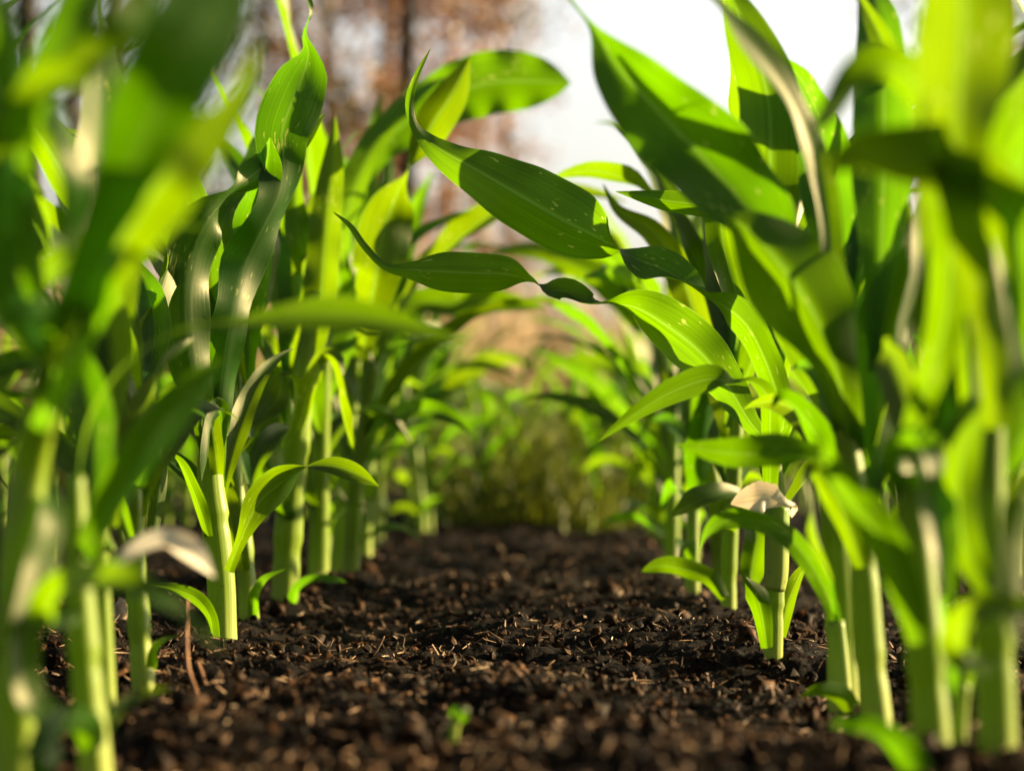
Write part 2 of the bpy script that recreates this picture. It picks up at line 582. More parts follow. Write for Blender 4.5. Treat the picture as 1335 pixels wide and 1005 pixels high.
def grown_plant(seed, height=0.20, r=0.0075, nleaf=7):
    rnd = random.Random(seed)
    root = bpy.data.objects.new('maize_plant', None)
    root.empty_display_size = 0.02
    COL.objects.link(root)
    lean = (rnd.uniform(-0.03, 0.03), rnd.uniform(-0.03, 0.03))
    path, rad = [], []
    k = 22
    for i in range(k):
        t = i / (k - 1)
        z = -0.02 + (height + 0.02) * t
        path.append(Vector((lean[0] * t * t, lean[1] * t * t, z)))
        rr = r * (1.05 - 0.45 * t)
        if abs((t * 3.2) % 1.0) < 0.2: rr *= 1.07
        rad.append(rr)
    V, F, UV = tube(path, rad, 14, 0.01, seed)
    link_mesh('stem', V, F, M['stem'], root, UV)
    az0 = rnd.uniform(0, 6.28)
    for j in range(nleaf):
        t = (j + 0.6) / nleaf
        z = 0.012 + (height - 0.012) * t ** 0.9
        az = az0 + math.pi * j + rnd.uniform(-0.5, 0.5)
        tt = z / height
        L = (0.07 + 0.27 * min(1, t * 1.25)) * rnd.uniform(0.85, 1.15)
        Wd = (0.013 + 0.022 * min(1, t * 1.3)) * rnd.uniform(0.85, 1.2)
        el = 48 + 34 * t + rnd.uniform(-8, 6)
        dr = rnd.choice([55, 80, 105, 125]) * (1.15 - 0.55 * t) + rnd.uniform(-10, 15)
        tw = rnd.choice([-150, -70, -20, 15, 60, 140])
        i = min(k - 1, int((z + 0.02) / (height + 0.02) * (k - 1)))
        grown_leaf(root, path[i], az, L, Wd, min(86, el), dr, tw, seed * 31 + j, yaw=rnd.uniform(-40, 40))
    return root


def copy_tree(o, parent=None):
    c = o.copy()
    COL.objects.link(c)
    c.parent = parent
    for ch in list(o.children):
        copy_tree(ch, c)
    return c


# ------------------------------------------------------------------ ground
def vnoise(x, y, seed):
    xi = np.floor(x).astype(np.int64); yi = np.floor(y).astype(np.int64)
    xf = x - xi; yf = y - yi
    def h(a, b):
        n = (a * 374761393 + b * 668265263 + seed * 982451653) & 0x7fffffff
        n = ((n ^ (n >> 13)) * 1274126177) & 0x7fffffff
        n = n ^ (n >> 16)
        return (n & 0xffff) / 65535.0
    u = xf * xf * (3 - 2 * xf); v = yf * yf * (3 - 2 * yf)
    return (h(xi, yi) * (1 - u) + h(xi + 1, yi) * u) * (1 - v) + (h(xi, yi + 1) * (1 - u) + h(xi + 1, yi + 1) * u) * v - 0.5


def soil_z(x, y):
    x = np.asarray(x, dtype=float); y = np.asarray(y, dtype=float)
    z = 0.023 * vnoise(x / 0.13, y / 0.13, 1) + 0.016 * vnoise(x / 0.045, y / 0.045, 2)
    lump = np.abs(vnoise(x / 0.017 + 3.3, y / 0.017, 3))
    z = z + 0.009 * (0.25 - lump) + 0.005 * vnoise(x / 0.007, y / 0.007, 4)
    z = z + 0.0025 * vnoise(x / 0.003, y / 0.003, 5)
    return z - 0.002


nr, nc = 620, 330
dd = 0.55 * (7.0 / 0.55) ** np.linspace(0, 1, nr)
ss = np.linspace(-1, 1, nc)
X = np.outer(dd * 0.30 + 0.05, ss)
Y = np.repeat(dd[:, None], nc, axis=1)
Z = soil_z(X, Y)
Z[:, 0] -= 0.05; Z[:, -1] -= 0.05; Z[0, :] -= 0.05
ii = (np.arange(nr - 1)[:, None] * nc + np.arange(nc - 1)[None, :]).ravel()
tag(big_mesh('soil', np.stack([X, Y, Z], -1).reshape(-1, 3),
             np.stack([ii, ii + 1, ii + nc + 1, ii + nc], -1), M['soil'], True), kind='structure')

# the rest of the bed, coarser, lying just below the worked strip
def grid_sheet(name, x0, x1, y0, y1, nx, ny, zf, mat):
    xs, ys = np.meshgrid(np.linspace(x0, x1, nx), np.linspace(y0, y1, ny))
    zs = zf(xs, ys)
    i = (np.arange(ny - 1)[:, None] * nx + np.arange(nx - 1)[None, :]).ravel()
    return big_mesh(name, np.stack([xs, ys, zs], -1).reshape(-1, 3), np.stack([i, i + 1, i + nx + 1, i + nx], -1), mat, True)


tag(grid_sheet('garden_bed', -4, 4, -2.5, 7.4, 160, 200,
               lambda x, y: -0.026 + 0.012 * vnoise(x / 0.11, y / 0.11, 8), M['soil']), kind='structure')
tag(grid_sheet('meadow', -400, 400, -60, 900, 40, 40, lambda x, y: -0.05 + 0 * x, M['field']), kind='structure')

# crumbs of soil: nobody could count them
PHI = (1 + 5 ** 0.5) / 2
ICO_V = np.array([(-1, PHI, 0), (1, PHI, 0), (-1, -PHI, 0), (1, -PHI, 0), (0, -1, PHI), (0, 1, PHI), (0, -1, -PHI), (0, 1, -PHI),
                  (PHI, 0, -1), (PHI, 0, 1), (-PHI, 0, -1), (-PHI, 0, 1)]) / 1.9
ICO_F = np.array([(0, 11, 5), (0, 5, 1), (0, 1, 7), (0, 7, 10), (0, 10, 11), (1, 5, 9), (5, 11, 4), (11, 10, 2), (10, 7, 6), (7, 1, 8),
                  (3, 9, 4), (3, 4, 2), (3, 2, 6), (3, 6, 8), (3, 8, 9), (4, 9, 5), (2, 4, 11), (6, 2, 10), (8, 6, 7), (9, 8, 1)])


def rand_rot(n):
    q = RNG.normal(size=(n, 4)); q /= np.linalg.norm(q, axis=1)[:, None]
    a, b, c, d = q.T
    return np.stack([np.stack([1 - 2 * (c * c + d * d), 2 * (b * c - a * d), 2 * (b * d + a * c)], -1),
                     np.stack([2 * (b * c + a * d), 1 - 2 * (b * b + d * d), 2 * (c * d - a * b)], -1),
                     np.stack([2 * (b * d - a * c), 2 * (c * d + a * b), 1 - 2 * (b * b + c * c)], -1)], 1)


def crumbs(name, n, smin, smax, mat, dmin, dmax, flat=(1.0, 0.75, 0.5)):
    d = dmin * (dmax / dmin) ** RNG.random(n)
    x = (RNG.random(n) * 2 - 1) * (d * 0.27 + 0.03)
    s = smin * (smax / smin) ** (RNG.random(n) ** 2.7)
    V = ICO_V[None] * RNG.uniform(0.6, 1.35, size=(n, 12, 1)) + RNG.normal(0, 0.12, size=(n, 12, 3))
    V = V * np.array(flat)[None, None, :] * s[:, None, None]
    V = np.einsum('nij,nkj->nki', rand_rot(n), V)
    z = soil_z(x, d)
    V += np.stack([x, d, z + s * 0.25], -1)[:, None, :]
    F = ICO_F[None] + (np.arange(n) * 12)[:, None, None]
    return tag(big_mesh(name, V.reshape(-1, 3), F.reshape(-1, 3), mat), kind='stuff')


tag(crumbs('soil_crumbs', 56000, 0.0006, 0.0044, M['crumb'], 0.62, 3.6, (1.0, 0.75, 0.55)),
    'dark crumbly garden soil in loose grains between the maize rows', 'soil')
tag(crumbs('soil_flakes', 4500, 0.0010, 0.0040, M['crumb'], 0.62, 3.6, (1.3, 0.6, 0.35)),
    'flat flakes of dark soil and bark lying over the finer grains', 'soil')


def clumps(name, n, mat):
    V0 = [Vector(v).normalized() for v in ICO_V]; F0 = []
    mid = {}
    def md(a, b):
        k = (min(a, b), max(a, b))
        if k not in mid:
            V0.append(((V0[a] + V0[b]) / 2).normalized()); mid[k] = len(V0) - 1
        return mid[k]
    for a, b, c in ICO_F:
        a, b, c = int(a), int(b), int(c)
        p, q, r_ = md(a, b), md(b, c), md(c, a)
        F0 += [(a, p, r_), (b, q, p), (c, r_, q), (p, q, r_)]
    B = np.array([tuple(v) for v in V0]); m = len(B)
    d = 0.65 * (4.0 / 0.65) ** RNG.random(n)
    x = (RNG.random(n) * 2 - 1) * (d * 0.27 + 0.03)
    s_ = 0.0035 * (0.010 / 0.0035) ** (RNG.random(n) ** 2.4)
    V = B[None] * (1 + RNG.normal(0, 0.27, (n, m, 1))) * np.array((1, 0.85, 0.65))[None, None] * s_[:, None, None]
    V = np.einsum('nij,nkj->nki', rand_rot(n), V)
    V += np.stack([x, d, soil_z(x, d) + s_ * 0.1], -1)[:, None, :]
    F = np.array(F0)[None] + (np.arange(n) * m)[:, None, None]
    return tag(big_mesh(name, V.reshape(-1, 3), F.reshape(-1, 3), mat, True), kind='stuff')


tag(clumps('soil_clumps', 800, M['crumb']), 'small rough lumps of dark soil scattered among the finer grains', 'soil')


def fibres(name, n, mat):
    d = 0.65 * (3.2 / 0.65) ** RNG.random(n)
    x = (RNG.random(n) * 2 - 1) * (d * 0.25 + 0.03)
    L = RNG.uniform(0.003, 0.013, n) * RNG.uniform(0.6, 1.3, n)
    r = RNG.uniform(0.0002, 0.0006, n)
    az = RNG.random(n) * 6.283
    el = RNG.normal(0, 0.45, n)
    D = np.stack([np.cos(az) * np.cos(el), np.sin(az) * np.cos(el), np.sin(el)], -1)
    S = np.stack([-np.sin(az), np.cos(az), 0 * az], -1)
    U = np.cross(D, S)
    c = np.stack([x, d, soil_z(x, d) + 0.0018], -1)
    bend = RNG.normal(0, 0.22, n)
    V = []
    for t in (-0.5, 0.0, 0.5):
        mid = c + D * (L * t)[:, None] + S * (bend * L * (0.25 - t * t))[:, None]
        for k in range(3):
            a = k * 2.094
            V.append(mid + (S * math.cos(a) + U * math.sin(a)) * (r * (1.0 if t == 0 else 0.6))[:, None])
    V = np.stack(V, 1)
    F = []
    for i in (0, 3):
        for k in range(3):
            F.append((i + k, i + (k + 1) % 3, i + 3 + (k + 1) % 3, i + 3 + k))
    F = np.array(F)[None] + (np.arange(n) * 9)[:, None, None]
    return tag(big_mesh(name, V.reshape(-1, 3), F.reshape(-1, 4), mat), kind='stuff')


tag(fibres('plant_fibres', 8000, M['fibre']), 'short tan plant fibres and root bits scattered on the dark soil', 'plant litter')

tag(fibres('straw_bits', 700, M['straw']), 'pale straw bits lying loose on the dark soil', 'plant litter')

# ------------------------------------------------------------------ hero plants
G_L = 'young maize plants in the left row'
G_R = 'young maize plants in the right row'


def ground_point(x, y):
    d = CAMH * FPX / (y - HOR)
    p = at(x, y, d)
    return d, Vector((p.x, p.y, 0))


def plant_at(x, y, label, group):
    d, g = ground_point(x, y)
    return d, thing('maize_plant', label, 'maize plant', g, group)


exec_order = []
# ---- A : the sharp plant of the left row
d, A = plant_at(290, 832, 'sharp young maize plant at the left with a low leaf arching right', G_L)
photo_stem(A, d, [(292, 862, 0, 38), (290, 830, 0, 37), (288, 760, 0, 36), (281, 690, 0, 36), (274, 630, 0, 33), (274, 575, 0, 28), (282, 520, 0, 24), (292, 450, .01, 18), (304, 395, .01, 10)], steps=(0.42, 0.62), n=60)
photo_leaf(A, d, [(280, 590, 0, 22, 30), (286, 520, -.005, 42, -15), (294, 455, -.01, 50, -20), (306, 400, -.01, 54, -26), (320, 345, 0, 62, -22), (342, 300, 0, 58, -34), (364, 255, 0, 62, -40),
                  (370, 215, 0, 60, -25), (367, 175, 0, 72, 5), (382, 130, 0, 78, 8), (398, 90, .005, 60, 5), (402, 66, .005, 20, 25), (396, 44, .005, 9, 60), (404, 18, .005, 13, 120), (402, 0, .01, 9, 150), (392, -24, .01, 2, 160)], fold=0.16, ripple=0.1)
photo_leaf(A, d, [(284, 560, .01, 20, -40), (296, 480, .015, 34, -55), (312, 420, .02, 40, -60), (328, 372, .02, 46, -62), (338, 340, .015, 34, -70), (330, 300, .01, 50, -30), (338, 255, 0, 44, 20), (348, 210, -.005, 38, 30), (352, 180, -.01, 4, 40)], fold=0.35)
photo_leaf(A, d, [(272, 600, .0, 18, 10), (262, 530, -.02, 36, -12), (247, 460, -.03, 66, -16), (242, 390, -.03, 72, -20), (252, 330, -.03, 74, -24), (273, 286, -.03, 60, -38), (300, 253, -.02, 30, -72),
                  (325, 232, -.01, 36, -15), (350, 213, 0, 40, 5), (378, 196, .01, 30, 15), (402, 172, .015, 20, 15), (423, 148, .02, 1, 15)], fold=0.20, ripple=0.12)
photo_leaf(A, d, [(284, 618, -.01, 16, 10), (279, 575, -.02, 24, 0), (266, 535, -.03, 26, -25), (247, 519, -.04, 24, -70), (230, 540, -.05, 28, -110), (217, 590, -.05, 24, -130), (208, 640, -.05, 24, -150), (200, 694, -.05, 18, -160)], fold=0.25)
photo_leaf(A, d, [(283, 600, -.01, 10, 0), (290, 560, -.02, 14, 0), (285, 530, -.03, 24, 20), (275, 548, -.035, 22, 50), (269, 590, -.04, 20, 60), (263, 627, -.04, 1, 70)], fold=0.2)
photo_leaf(A, d, [(272, 700, -.01, 12, 20), (262, 668, -.02, 20, 30), (250, 635, -.03, 22, 45), (235, 605, -.03, 16, 60), (222, 590, -.03, 4, 60)], fold=0.3)
photo_leaf(A, d, [(277, 845, -.01, 18, 40), (274, 806, -.015, 20, 35), (258, 782, -.02, 22, 20), (228, 768, -.02, 16, 25), (192, 761, -.025, 1, 30)], fold=0.3)
photo_leaf(A, d, [(298, 745, -.01, 14, 10), (308, 718, -.015, 14, 20), (320, 690, -.02, 22, 10), (338, 655, -.02, 42, 0), (366, 630, -.02, 44, -20), (392, 612, -.02, 30, -70), (412, 608, -.02, 22, -120),
                  (438, 608, -.02, 26, -165), (466, 618, -.02, 24, -180), (494, 634, -.02, 1, -180)], fold=0.18)

# ---- B : pale lit stem just behind A
d, B = plant_at(325, 810, 'young maize plant with a pale sunlit stem right behind the sharp left plant', G_L)
photo_stem(B, d, [(328, 840, 0, 28), (325, 808, 0, 27), (320, 740, 0, 25), (315, 680, 0, 21), (308, 630, 0, 18), (303, 586, 0, 17), (299, 530, 0, 14), (300, 480, 0, 10)], steps=(0.35,))
photo_stem(B, d, [(304, 590, 0, 20), (302, 572, 0, 30), (299, 540, 0, 32), (297, 500, 0, 30), (298, 460, 0, 22)], mat='sheath', name='sheath', n=20)
photo_leaf(B, d, [(300, 500, .01, 22, -20), (314, 450, .02, 40, -45), (334, 410, .03, 50, -50), (350, 360, .04, 52, -50), (355, 320, .04, 34, -30), (345, 280, .04, 30, -60), (330, 250, .03, 3, -70)])
photo_leaf(B, d, [(297, 480, .01, 22, 0), (285, 420, .02, 44, -10), (278, 360, .03, 50, 10), (285, 310, .03, 46, 25), (300, 270, .03, 30, 30), (322, 246, .03, 2, 30)])
photo_leaf(B, d, [(318, 745, -.01, 18, 15), (306, 700, -.02, 30, 10), (296, 655, -.02, 30, 15), (290, 625, -.02, 22, 60), (300, 620, -.02, 14, 110), (306, 634, -.02, 2, 120)])
photo_leaf(B, d, [(330, 805, -.01, 14, 0), (333, 775, -.015, 15, 20), (346, 755, -.02, 14, 45), (372, 742, -.02, 1, 60)])
photo_leaf(B, d, [(306, 600, .02, 16, 60), (330, 560, .03, 30, 40), (362, 520, .05, 36, 20), (372, 490, .05, 22, 70), (385, 500, .05, 18, 120), (384, 540, .05, 14, 140), (372, 580, .05, 2, 150)])

# ---- C : third in the left row
d, C = plant_at(372, 787, 'young maize plant with a thick dark green stem, behind the pale sunlit stem', G_L)
photo_stem(C, d, [(369, 812, 0, 36), (371, 785, 0, 35), (374, 720, 0, 35), (379, 650, 0, 33), (386, 580, 0, 31), (394, 500, 0, 28), (404, 430, 0, 20), (412, 380, 0, 12)], steps=(0.3, 0.55))
photo_leaf(C, d, [(378, 680, -.01, 18, 20), (352, 630, -.03, 44, 10), (338, 575, -.04, 60, 0), (345, 520, -.05, 54, -30), (358, 488, -.05, 40, -70), (376, 496, -.05, 22, -110), (382, 540, -.05, 16, -120), (372, 580, -.05, 1, -120)])
photo_leaf(C, d, [(406, 470, .0, 26, 10), (418, 395, .0, 46, 15), (423, 330, .0, 46, 10), (428, 265, .0, 40, 5), (434, 210, .0, 28, 0), (437, 152, .0, 1, 0)])
photo_leaf(C, d, [(400, 500, .02, 24, 0), (412, 430, .03, 46, -45), (405, 370, .04, 52, -50), (390, 310, .04, 42, -10), (386, 260, .04, 26, 20), (392, 215, .04, 2, 20)])
photo_leaf(C, d, [(380, 788, -.01, 15, 20), (388, 768, -.015, 17, 40), (408, 757, -.02, 16, 50), (430, 755, -.02, 14, 40), (451, 759, -.02, 2, 30)])
photo_leaf(C, d, [(388, 560, -.02, 20, 30), (408, 500, -.04, 34, 40), (428, 470, -.05, 40, 65), (440, 500, -.06, 34, 100), (448, 545, -.06, 26, 120), (462, 590, -.06, 2, 120)])

# ---- D : carries the long twisted leaf that points up at the trees
d, D = plant_at(441, 748, 'young maize plant with a bright leaf twisting up against the brown trees', G_L)
photo_stem(D, d, [(440, 770, 0, 26), (441, 745, 0, 25), (446, 680, 0, 24), (452, 600, 0, 22), (458, 520, 0, 18), (466, 440, 0, 12)], steps=(0.4,))
photo_leaf(D, 1.95, [(470, 470, .3, 18, 10), (480, 420, .1, 40, 10), (488, 370, 0, 62, 12), (496, 320, 0, 76, 10), (510, 272, 0, 62, 5), (526, 232, -.02, 14, 60), (540, 205, -.04, 26, 140), (562, 165, -.05, 50, 175), (590, 122, -.06, 44, 180), (613, 74, -.06, 1, 180)])
photo_leaf(D, d, [(462, 500, 0, 22, 0), (440, 440, 0, 40, -20), (425, 380, 0, 46, -10), (436, 320, 0, 40, 5), (452, 270, 0, 26, 5), (470, 232, 0, 2, 5)])
photo_leaf(D, d, [(452, 600, 0, 16, 0), (480, 560, -.04, 24, 20), (520, 540, -.08, 28, 35), (560, 535, -.1, 26, 20), (592, 545, -.1, 20, 10), (618, 566, -.1, 1, 10)])
photo_leaf(D, d, [(462, 520, 0, 18, 0), (495, 440, .04, 34, 20), (535, 400, .06, 38, 40), (585, 395, .06, 40, 20), (640, 392, .06, 34, 10), (690, 398, .06, 14, 0), (712, 400, .06, 1, 0)])

# ---- E : nearer lit stem in the left row
d, E = plant_at(186, 893, 'young maize plant with a cream lit stem and a small curled leaf at its foot', G_L)
photo_stem(E, d, [(189, 925, 0, 33), (187, 892, 0, 33), (183, 840, 0, 31), (178, 760, 0, 28), (175, 690, 0, 24), (176, 640, 0, 20), (174, 580, .02, 16)], steps=(0.35,))
photo_leaf(E, d, [(176, 660, .0, 20, 10), (170, 590, .05, 28, 10), (178, 525, .12, 34, 15), (198, 465, .2, 42, 10), (202, 420, .22, 42, 0), (190, 375, .24, 36, -10), (174, 342, .24, 14, -20), (165, 322, .24, 1, -20)])
photo_leaf(E, d, [(178, 640, 0, 18, 0), (196, 600, -.02, 30, -20), (210, 560, -.02, 34, -50), (232, 535, -.02, 28, -80), (262, 540, -.02, 16, -100), (280, 565, -.02, 1, -100)])
photo_leaf(E, d, [(172, 590, .1, 18, 0), (160, 520, .15, 36, -20), (178, 450, .2, 44, -50), (205, 390, .25, 46, -60), (225, 330, .28, 40, -50), (232, 285, .28, 20, -40), (228, 250, .28, 1, -40)])
photo_leaf(E, d, [(197, 870, -.01, 14, 0), (203, 848, -.015, 15, 30), (215, 836, -.02, 13, 60), (234, 828, -.02, 1, 60)])
photo_leaf(E, d, [(170, 700, -.02, 14, 20), (150, 640, -.02, 26, 20), (128, 590, -.02, 34, 0), (112, 530, 0, 40, -10), (104, 480, 0, 30, -10), (100, 440, 0, 2, 0)])

# ---- F, G, H : blurred foreground of the left row
d, F = plant_at(122, 1010, 'blurred maize plant at the lower left with a cream stem and bluish arching leaf', G_L)
photo_stem(F, d, [(126, 1060, 0, 46), (124, 1000, 0, 45), (114, 900, 0, 42), (106, 800, 0, 38), (100, 700, 0, 32), (98, 620, 0, 24)], steps=(0.5,))
photo_leaf(F, d, [(104, 800, -.03, 24, 20), (60, 800, -.08, 44, 30), (80, 770, -.1, 54, 40), (135, 758, -.12, 56, 45), (195, 775, -.13, 48, 50), (250, 815, -.13, 30, 60), (290, 850, -.13, 2, 60)])
photo_leaf(F, d, [(106, 790, 0, 12, 60), (135, 752, .02, 22, 66), (172, 726, .03, 38, 62), (215, 712, .04, 52, 60), (250, 725, .04, 44, 50), (280, 752, .04, 2, 50)], mat='dry_and_painted_sun_leaf', label='drooping green leaf with sunlit cream painted on')  # a green leaf; its sunlit cream top is put into the colour
photo_leaf(F, d, [(124, 980, -.02, 30, 0), (110, 950, -.06, 48, 30), (80, 950, -.1, 52, 30), (60, 985, -.12, 50, 20), (40, 1030, -.12, 10, 10)])
photo_leaf(F, d, [(132, 960, -.0, 16, 0), (155, 925, .02, 22, 30), (185, 908, .03, 20, 50), (222, 897, .03, 2, 50)])
photo_leaf(F, d, [(100, 700, 0, 24, 0), (122, 620, .03, 46, 10), (120, 550, .04, 62, 0), (104, 490, .04, 52, -15), (92, 440, .04, 20, -20), (88, 410, .04, 2, -20)])
photo_leaf(F, d, [(104, 740, 0, 20, 20), (130, 680, -.01, 40, -28), (178, 605, -.02, 60, -31), (232, 530, -.02, 60, -31), (268, 492, -.02, 36, -31), (294, 466, -.02, 2, -31)], fold=0.2)
photo_leaf(F, d, [(98, 660, 0, 14, 80), (122, 540, -.01, 20, 84), (170, 470, -.01, 24, 84), (240, 432, -.01, 26, 80), (310, 424, -.01, 30, 66), (370, 414, -.01, 44, 40), (440, 410, -.01, 50, 15), (520, 424, -.01, 34, 20), (615, 447, -.01, 1, 20)], n=56, fold=0.15)

d, G = plant_at(148, 945, 'blurred maize plant with a thin pale stem between two lower left stems', G_L)
photo_stem(G, d, [(142, 985, 0, 26), (140, 930, 0, 25), (134, 800, 0, 24), (131, 700, 0, 22), (133, 600, 0, 20), (140, 520, 0, 16)], steps=(0.6,))
photo_leaf(G, d, [(136, 600, 0, 22, 0), (140, 535, 0, 40, 10), (142, 480, 0, 66, 5), (136, 425, 0, 72, 0), (120, 375, 0, 50, -10), (104, 340, 0, 2, -20)])
photo_leaf(G, d, [(134, 620, .02, 20, 0), (118, 540, .05, 34, -30), (120, 460, .08, 44, -40), (140, 380, .1, 44, -30), (150, 310, .1, 30, -20), (146, 250, .1, 2, -20)])
photo_leaf(G, d, [(134, 640, .02, 18, 0), (100, 600, .06, 30, 20), (70, 590, .08, 34, 40), (40, 620, .1, 30, 60), (20, 680, .1, 2, 60)])

d, H = plant_at(18, 1035, 'strongly blurred maize plant at the left frame edge with broad leaves up to the top', G_L)
photo_stem(H, d, [(14, 1100, 0, 54), (17, 1000, 0, 52), (22, 850, 0, 50), (28, 700, 0, 48), (42, 590, 0, 44), (62, 500, -.02, 36), (70, 440, -.04, 24)], steps=(0.4,))
photo_leaf(H, d, [(60, 520, -.02, 30, 10), (74, 460, -.04, 52, 20), (60, 425, -.06, 66, 40), (20, 420, -.08, 60, 60), (-20, 440, -.1, 40, 70), (-60, 470, -.1, 2, 70)])
photo_leaf(H, .66, [(-40, 235, .1, 30, -30), (10, 180, .06, 62, -42), (60, 120, .03, 76, -48), (110, 85, 0, 80, -50), (150, 50, -.02, 66, -50), (185, 5, -.02, 56, -45), (215, -50, -.02, 20, -40)], fold=0.15)
photo_leaf(H, .70, [(20, 300, .1, 24, 0), (25, 200, .05, 40, 10), (40, 130, 0, 48, 15), (70, 75, 0, 56, 10), (105, 10, 0, 56, 0), (140, -50, 0, 30, 0)], fold=0.15)
photo_leaf(H, .72, [(50, 420, .1, 26, 0), (30, 250, .05, 40, -20), (20, 130, .02, 44, -20), (5, 40, 0, 40, -10), (-10, -30, 0, 20, 0)], fold=0.2)
photo_leaf(H, .66, [(70, 480, .12, 30, 0), (116, 390, .07, 60, 10), (160, 310, .03, 84, 12), (205, 240, .0, 104, 12), (256, 192, 0, 74, 14), (300, 145, 0, 42, 14), (326, 98, 0, 26, 10), (338, 50, 0, 2, 0)], fold=0.12, n=50)
photo_leaf(H, .62, [(60, 470, .17, 26, -10), (110, 350, .08, 46, -22), (160, 245, .04, 84, -24), (198, 155, .01, 118, -25), (238, 72, 0, 136, -25), (282, -8, 0, 110, -25), (316, -66, 0, 30, -25)], fold=0.07, ripple=0.03, n=50)
photo_leaf(H, .74, [(40, 300, .08, 26, 0), (10, 150, .04, 40, 10), (50, 130, 0, 44, 40), (88, 180, -.01, 46, 60), (100, 240, -.01, 46, 40), (92, 300, 0, 26, 30), (84, 335, 0, 2, 20)], fold=0.2)
photo_leaf(H, .84, [(52, 470, .02, 24, 10), (20, 400, .02, 40, 20), (70, 352, .0, 54, 40), (140, 318, 0, 60, 45), (200, 302, 0, 40, 50), (272, 298, 0, 1, 60)], fold=0.2)
photo_leaf(H, .74, [(60, 470, .1, 26, 0), (10, 380, .05, 44, -10), (0, 280, .02, 52, -15), (-5, 180, 0, 50, -10), (-20, 60, 0, 10, 0)], fold=0.2)
photo_leaf(H, .70, [(48, 560, .1, 24, 0), (96, 470, .06, 34, 35), (124, 400, .03, 42, 50), (142, 345, 0, 44, 55), (170, 310, 0, 34, 60), (205, 300, 0, 4, 60)], fold=0.2)
photo_leaf(H, .86, [(40, 600, 0, 24, 0), (62, 660, -.03, 44, 50), (50, 740, -.04, 50, 30), (30, 830, -.05, 44, 20), (40, 915, -.05, 48, 40), (70, 938, -.05, 40, 50), (92, 944, -.05, 3, 60)], fold=0.2)

photo_leaf(D, 2.25, [(466, 470, .08, 20, 10), (448, 400, .05, 34, 30), (440, 330, .03, 40, 40), (452, 262, 0, 34, 40), (484, 205, 0, 40, 25), (530, 160, 0, 58, 8), (585, 125, 0, 76, 5), (640, 108, 0, 84, 0), (695, 106, 0, 70, 0), (728, 108, 0, 34, 0), (744, 109, 0, 1, 0)], fold=0.14, n=60)

# ---- J : sharp plant of the right row
d, J = plant_at(1008, 862, 'sharp young maize plant at the right with a straight stem and a torn bleached leaf', G_R)
photo_stem(J, d, [(1007, 890, 0, 25), (1008, 860, 0, 24), (1009, 800, 0, 24), (1010, 764, 0, 23), (1012, 700, 0, 20), (1012, 640, 0, 20), (1006, 560, 0, 18), (1002, 480, 0, 14)], steps=(0.3,), n=50)
photo_stem(J, d, [(1010, 769, 0, 28), (1012, 750, 0, 32), (1013, 710, 0, 33), (1014, 675, 0, 32), (1015, 660, 0, 30)], mat='sheath', name='sheath', n=18)
photo_leaf(J, d, [(1030, 672, -.015, 8, 20), (1036, 662, -.02, 9, 20), (1028, 658, -.03, 10, 20), (1012, 652, -.035, 24, 15), (1000, 647, -.038, 40, 10), (986, 648, -.04, 38, 5), (970, 651, -.04, 26, 5), (953, 657, -.04, 2, 5)], mat='dry_and_painted_sun_leaf', fold=0.1, ripple=0.16, ragged=0.3, n=36, label='bleached cream torn leaf')
photo_leaf(J, d, [(1000, 845, -.01, 16, 0), (994, 805, -.015, 26, 10), (986, 775, -.02, 30, 0), (972, 752, -.02, 2, -20)], fold=0.3)
photo_leaf(J, d, [(1018, 830, .01, 14, 0), (1028, 785, .015, 22, 20), (1042, 752, .02, 20, 40), (1058, 724, .02, 1, 50)], fold=0.3)
# the leaf that reaches over the alley and twists, its tip up at the trees
photo_leaf(J, d, [(1004, 590, 0, 16, 20), (1022, 550, -.02, 26, 20), (1012, 510, -.03, 36, 10), (994, 462, -.03, 42, 20), (974, 425, -.03, 44, 20), (948, 402, -.02, 42, 35), (922, 388, -.01, 24, 68), (893, 368, 0, 50, 120), (866, 352, .01, 64, 140),
                  (835, 340, .02, 56, 135), (808, 326, .03, 30, 95), (784, 312, .04, 62, 30), (740, 290, .05, 92, 10), (680, 256, .06, 90, 5), (622, 222, .07, 64, -10), (582, 200, .08, 44, -20), (556, 182, .09, 26, -30), (541, 164, .09, 13, -20), (534, 135, .09, 12, 0), (541, 104, .09, 9, 0), (561, 64, .09, 1, 0)], fold=0.2, n=90, nu=10)
photo_leaf(J, d, [(1004, 580, 0, 14, 0), (978, 550, .02, 26, 10), (948, 502, .05, 48, 5), (912, 458, .07, 68, 0), (870, 425, .09, 70, 10), (830, 402, .1, 50, 30), (798, 396, .11, 26, 75), (766, 396, .11, 38, 115), (738, 380, .12, 36, 145), (712, 378, .12, 30, 120), (692, 366, .12, 16, 70),
                  (662, 358, .12, 44, 15), (618, 356, .12, 54, 0), (572, 354, .12, 50, 0), (535, 352, .12, 24, -15), (503, 347, .12, 11, -20), (476, 322, .12, 9, 0), (456, 294, .12, 7, 0), (435, 277, .12, 1, 0)], fold=0.2, n=90, nu=10)
photo_leaf(J, d, [(1004, 640, -.01, 20, 10), (1004, 570, -.05, 26, 15), (1000, 515, -.07, 30, 40), (978, 497, -.08, 28, 80), (957, 500, -.08, 18, 110), (930, 494, -.08, 38, 150), (882, 508, -.08, 36, 165), (830, 538, -.08, 20, 170), (779, 576, -.08, 1, 170)], fold=0.18, n=60)
photo_leaf(J, d, [(1000, 500, .02, 16, 0), (1008, 420, .03, 34, 10), (1000, 350, .04, 40, 0), (970, 295, .04, 34, 20), (930, 272, .04, 32, 10), (870, 262, .04, 28, 0), (803, 250, .04, 1, 0)], fold=0.25)
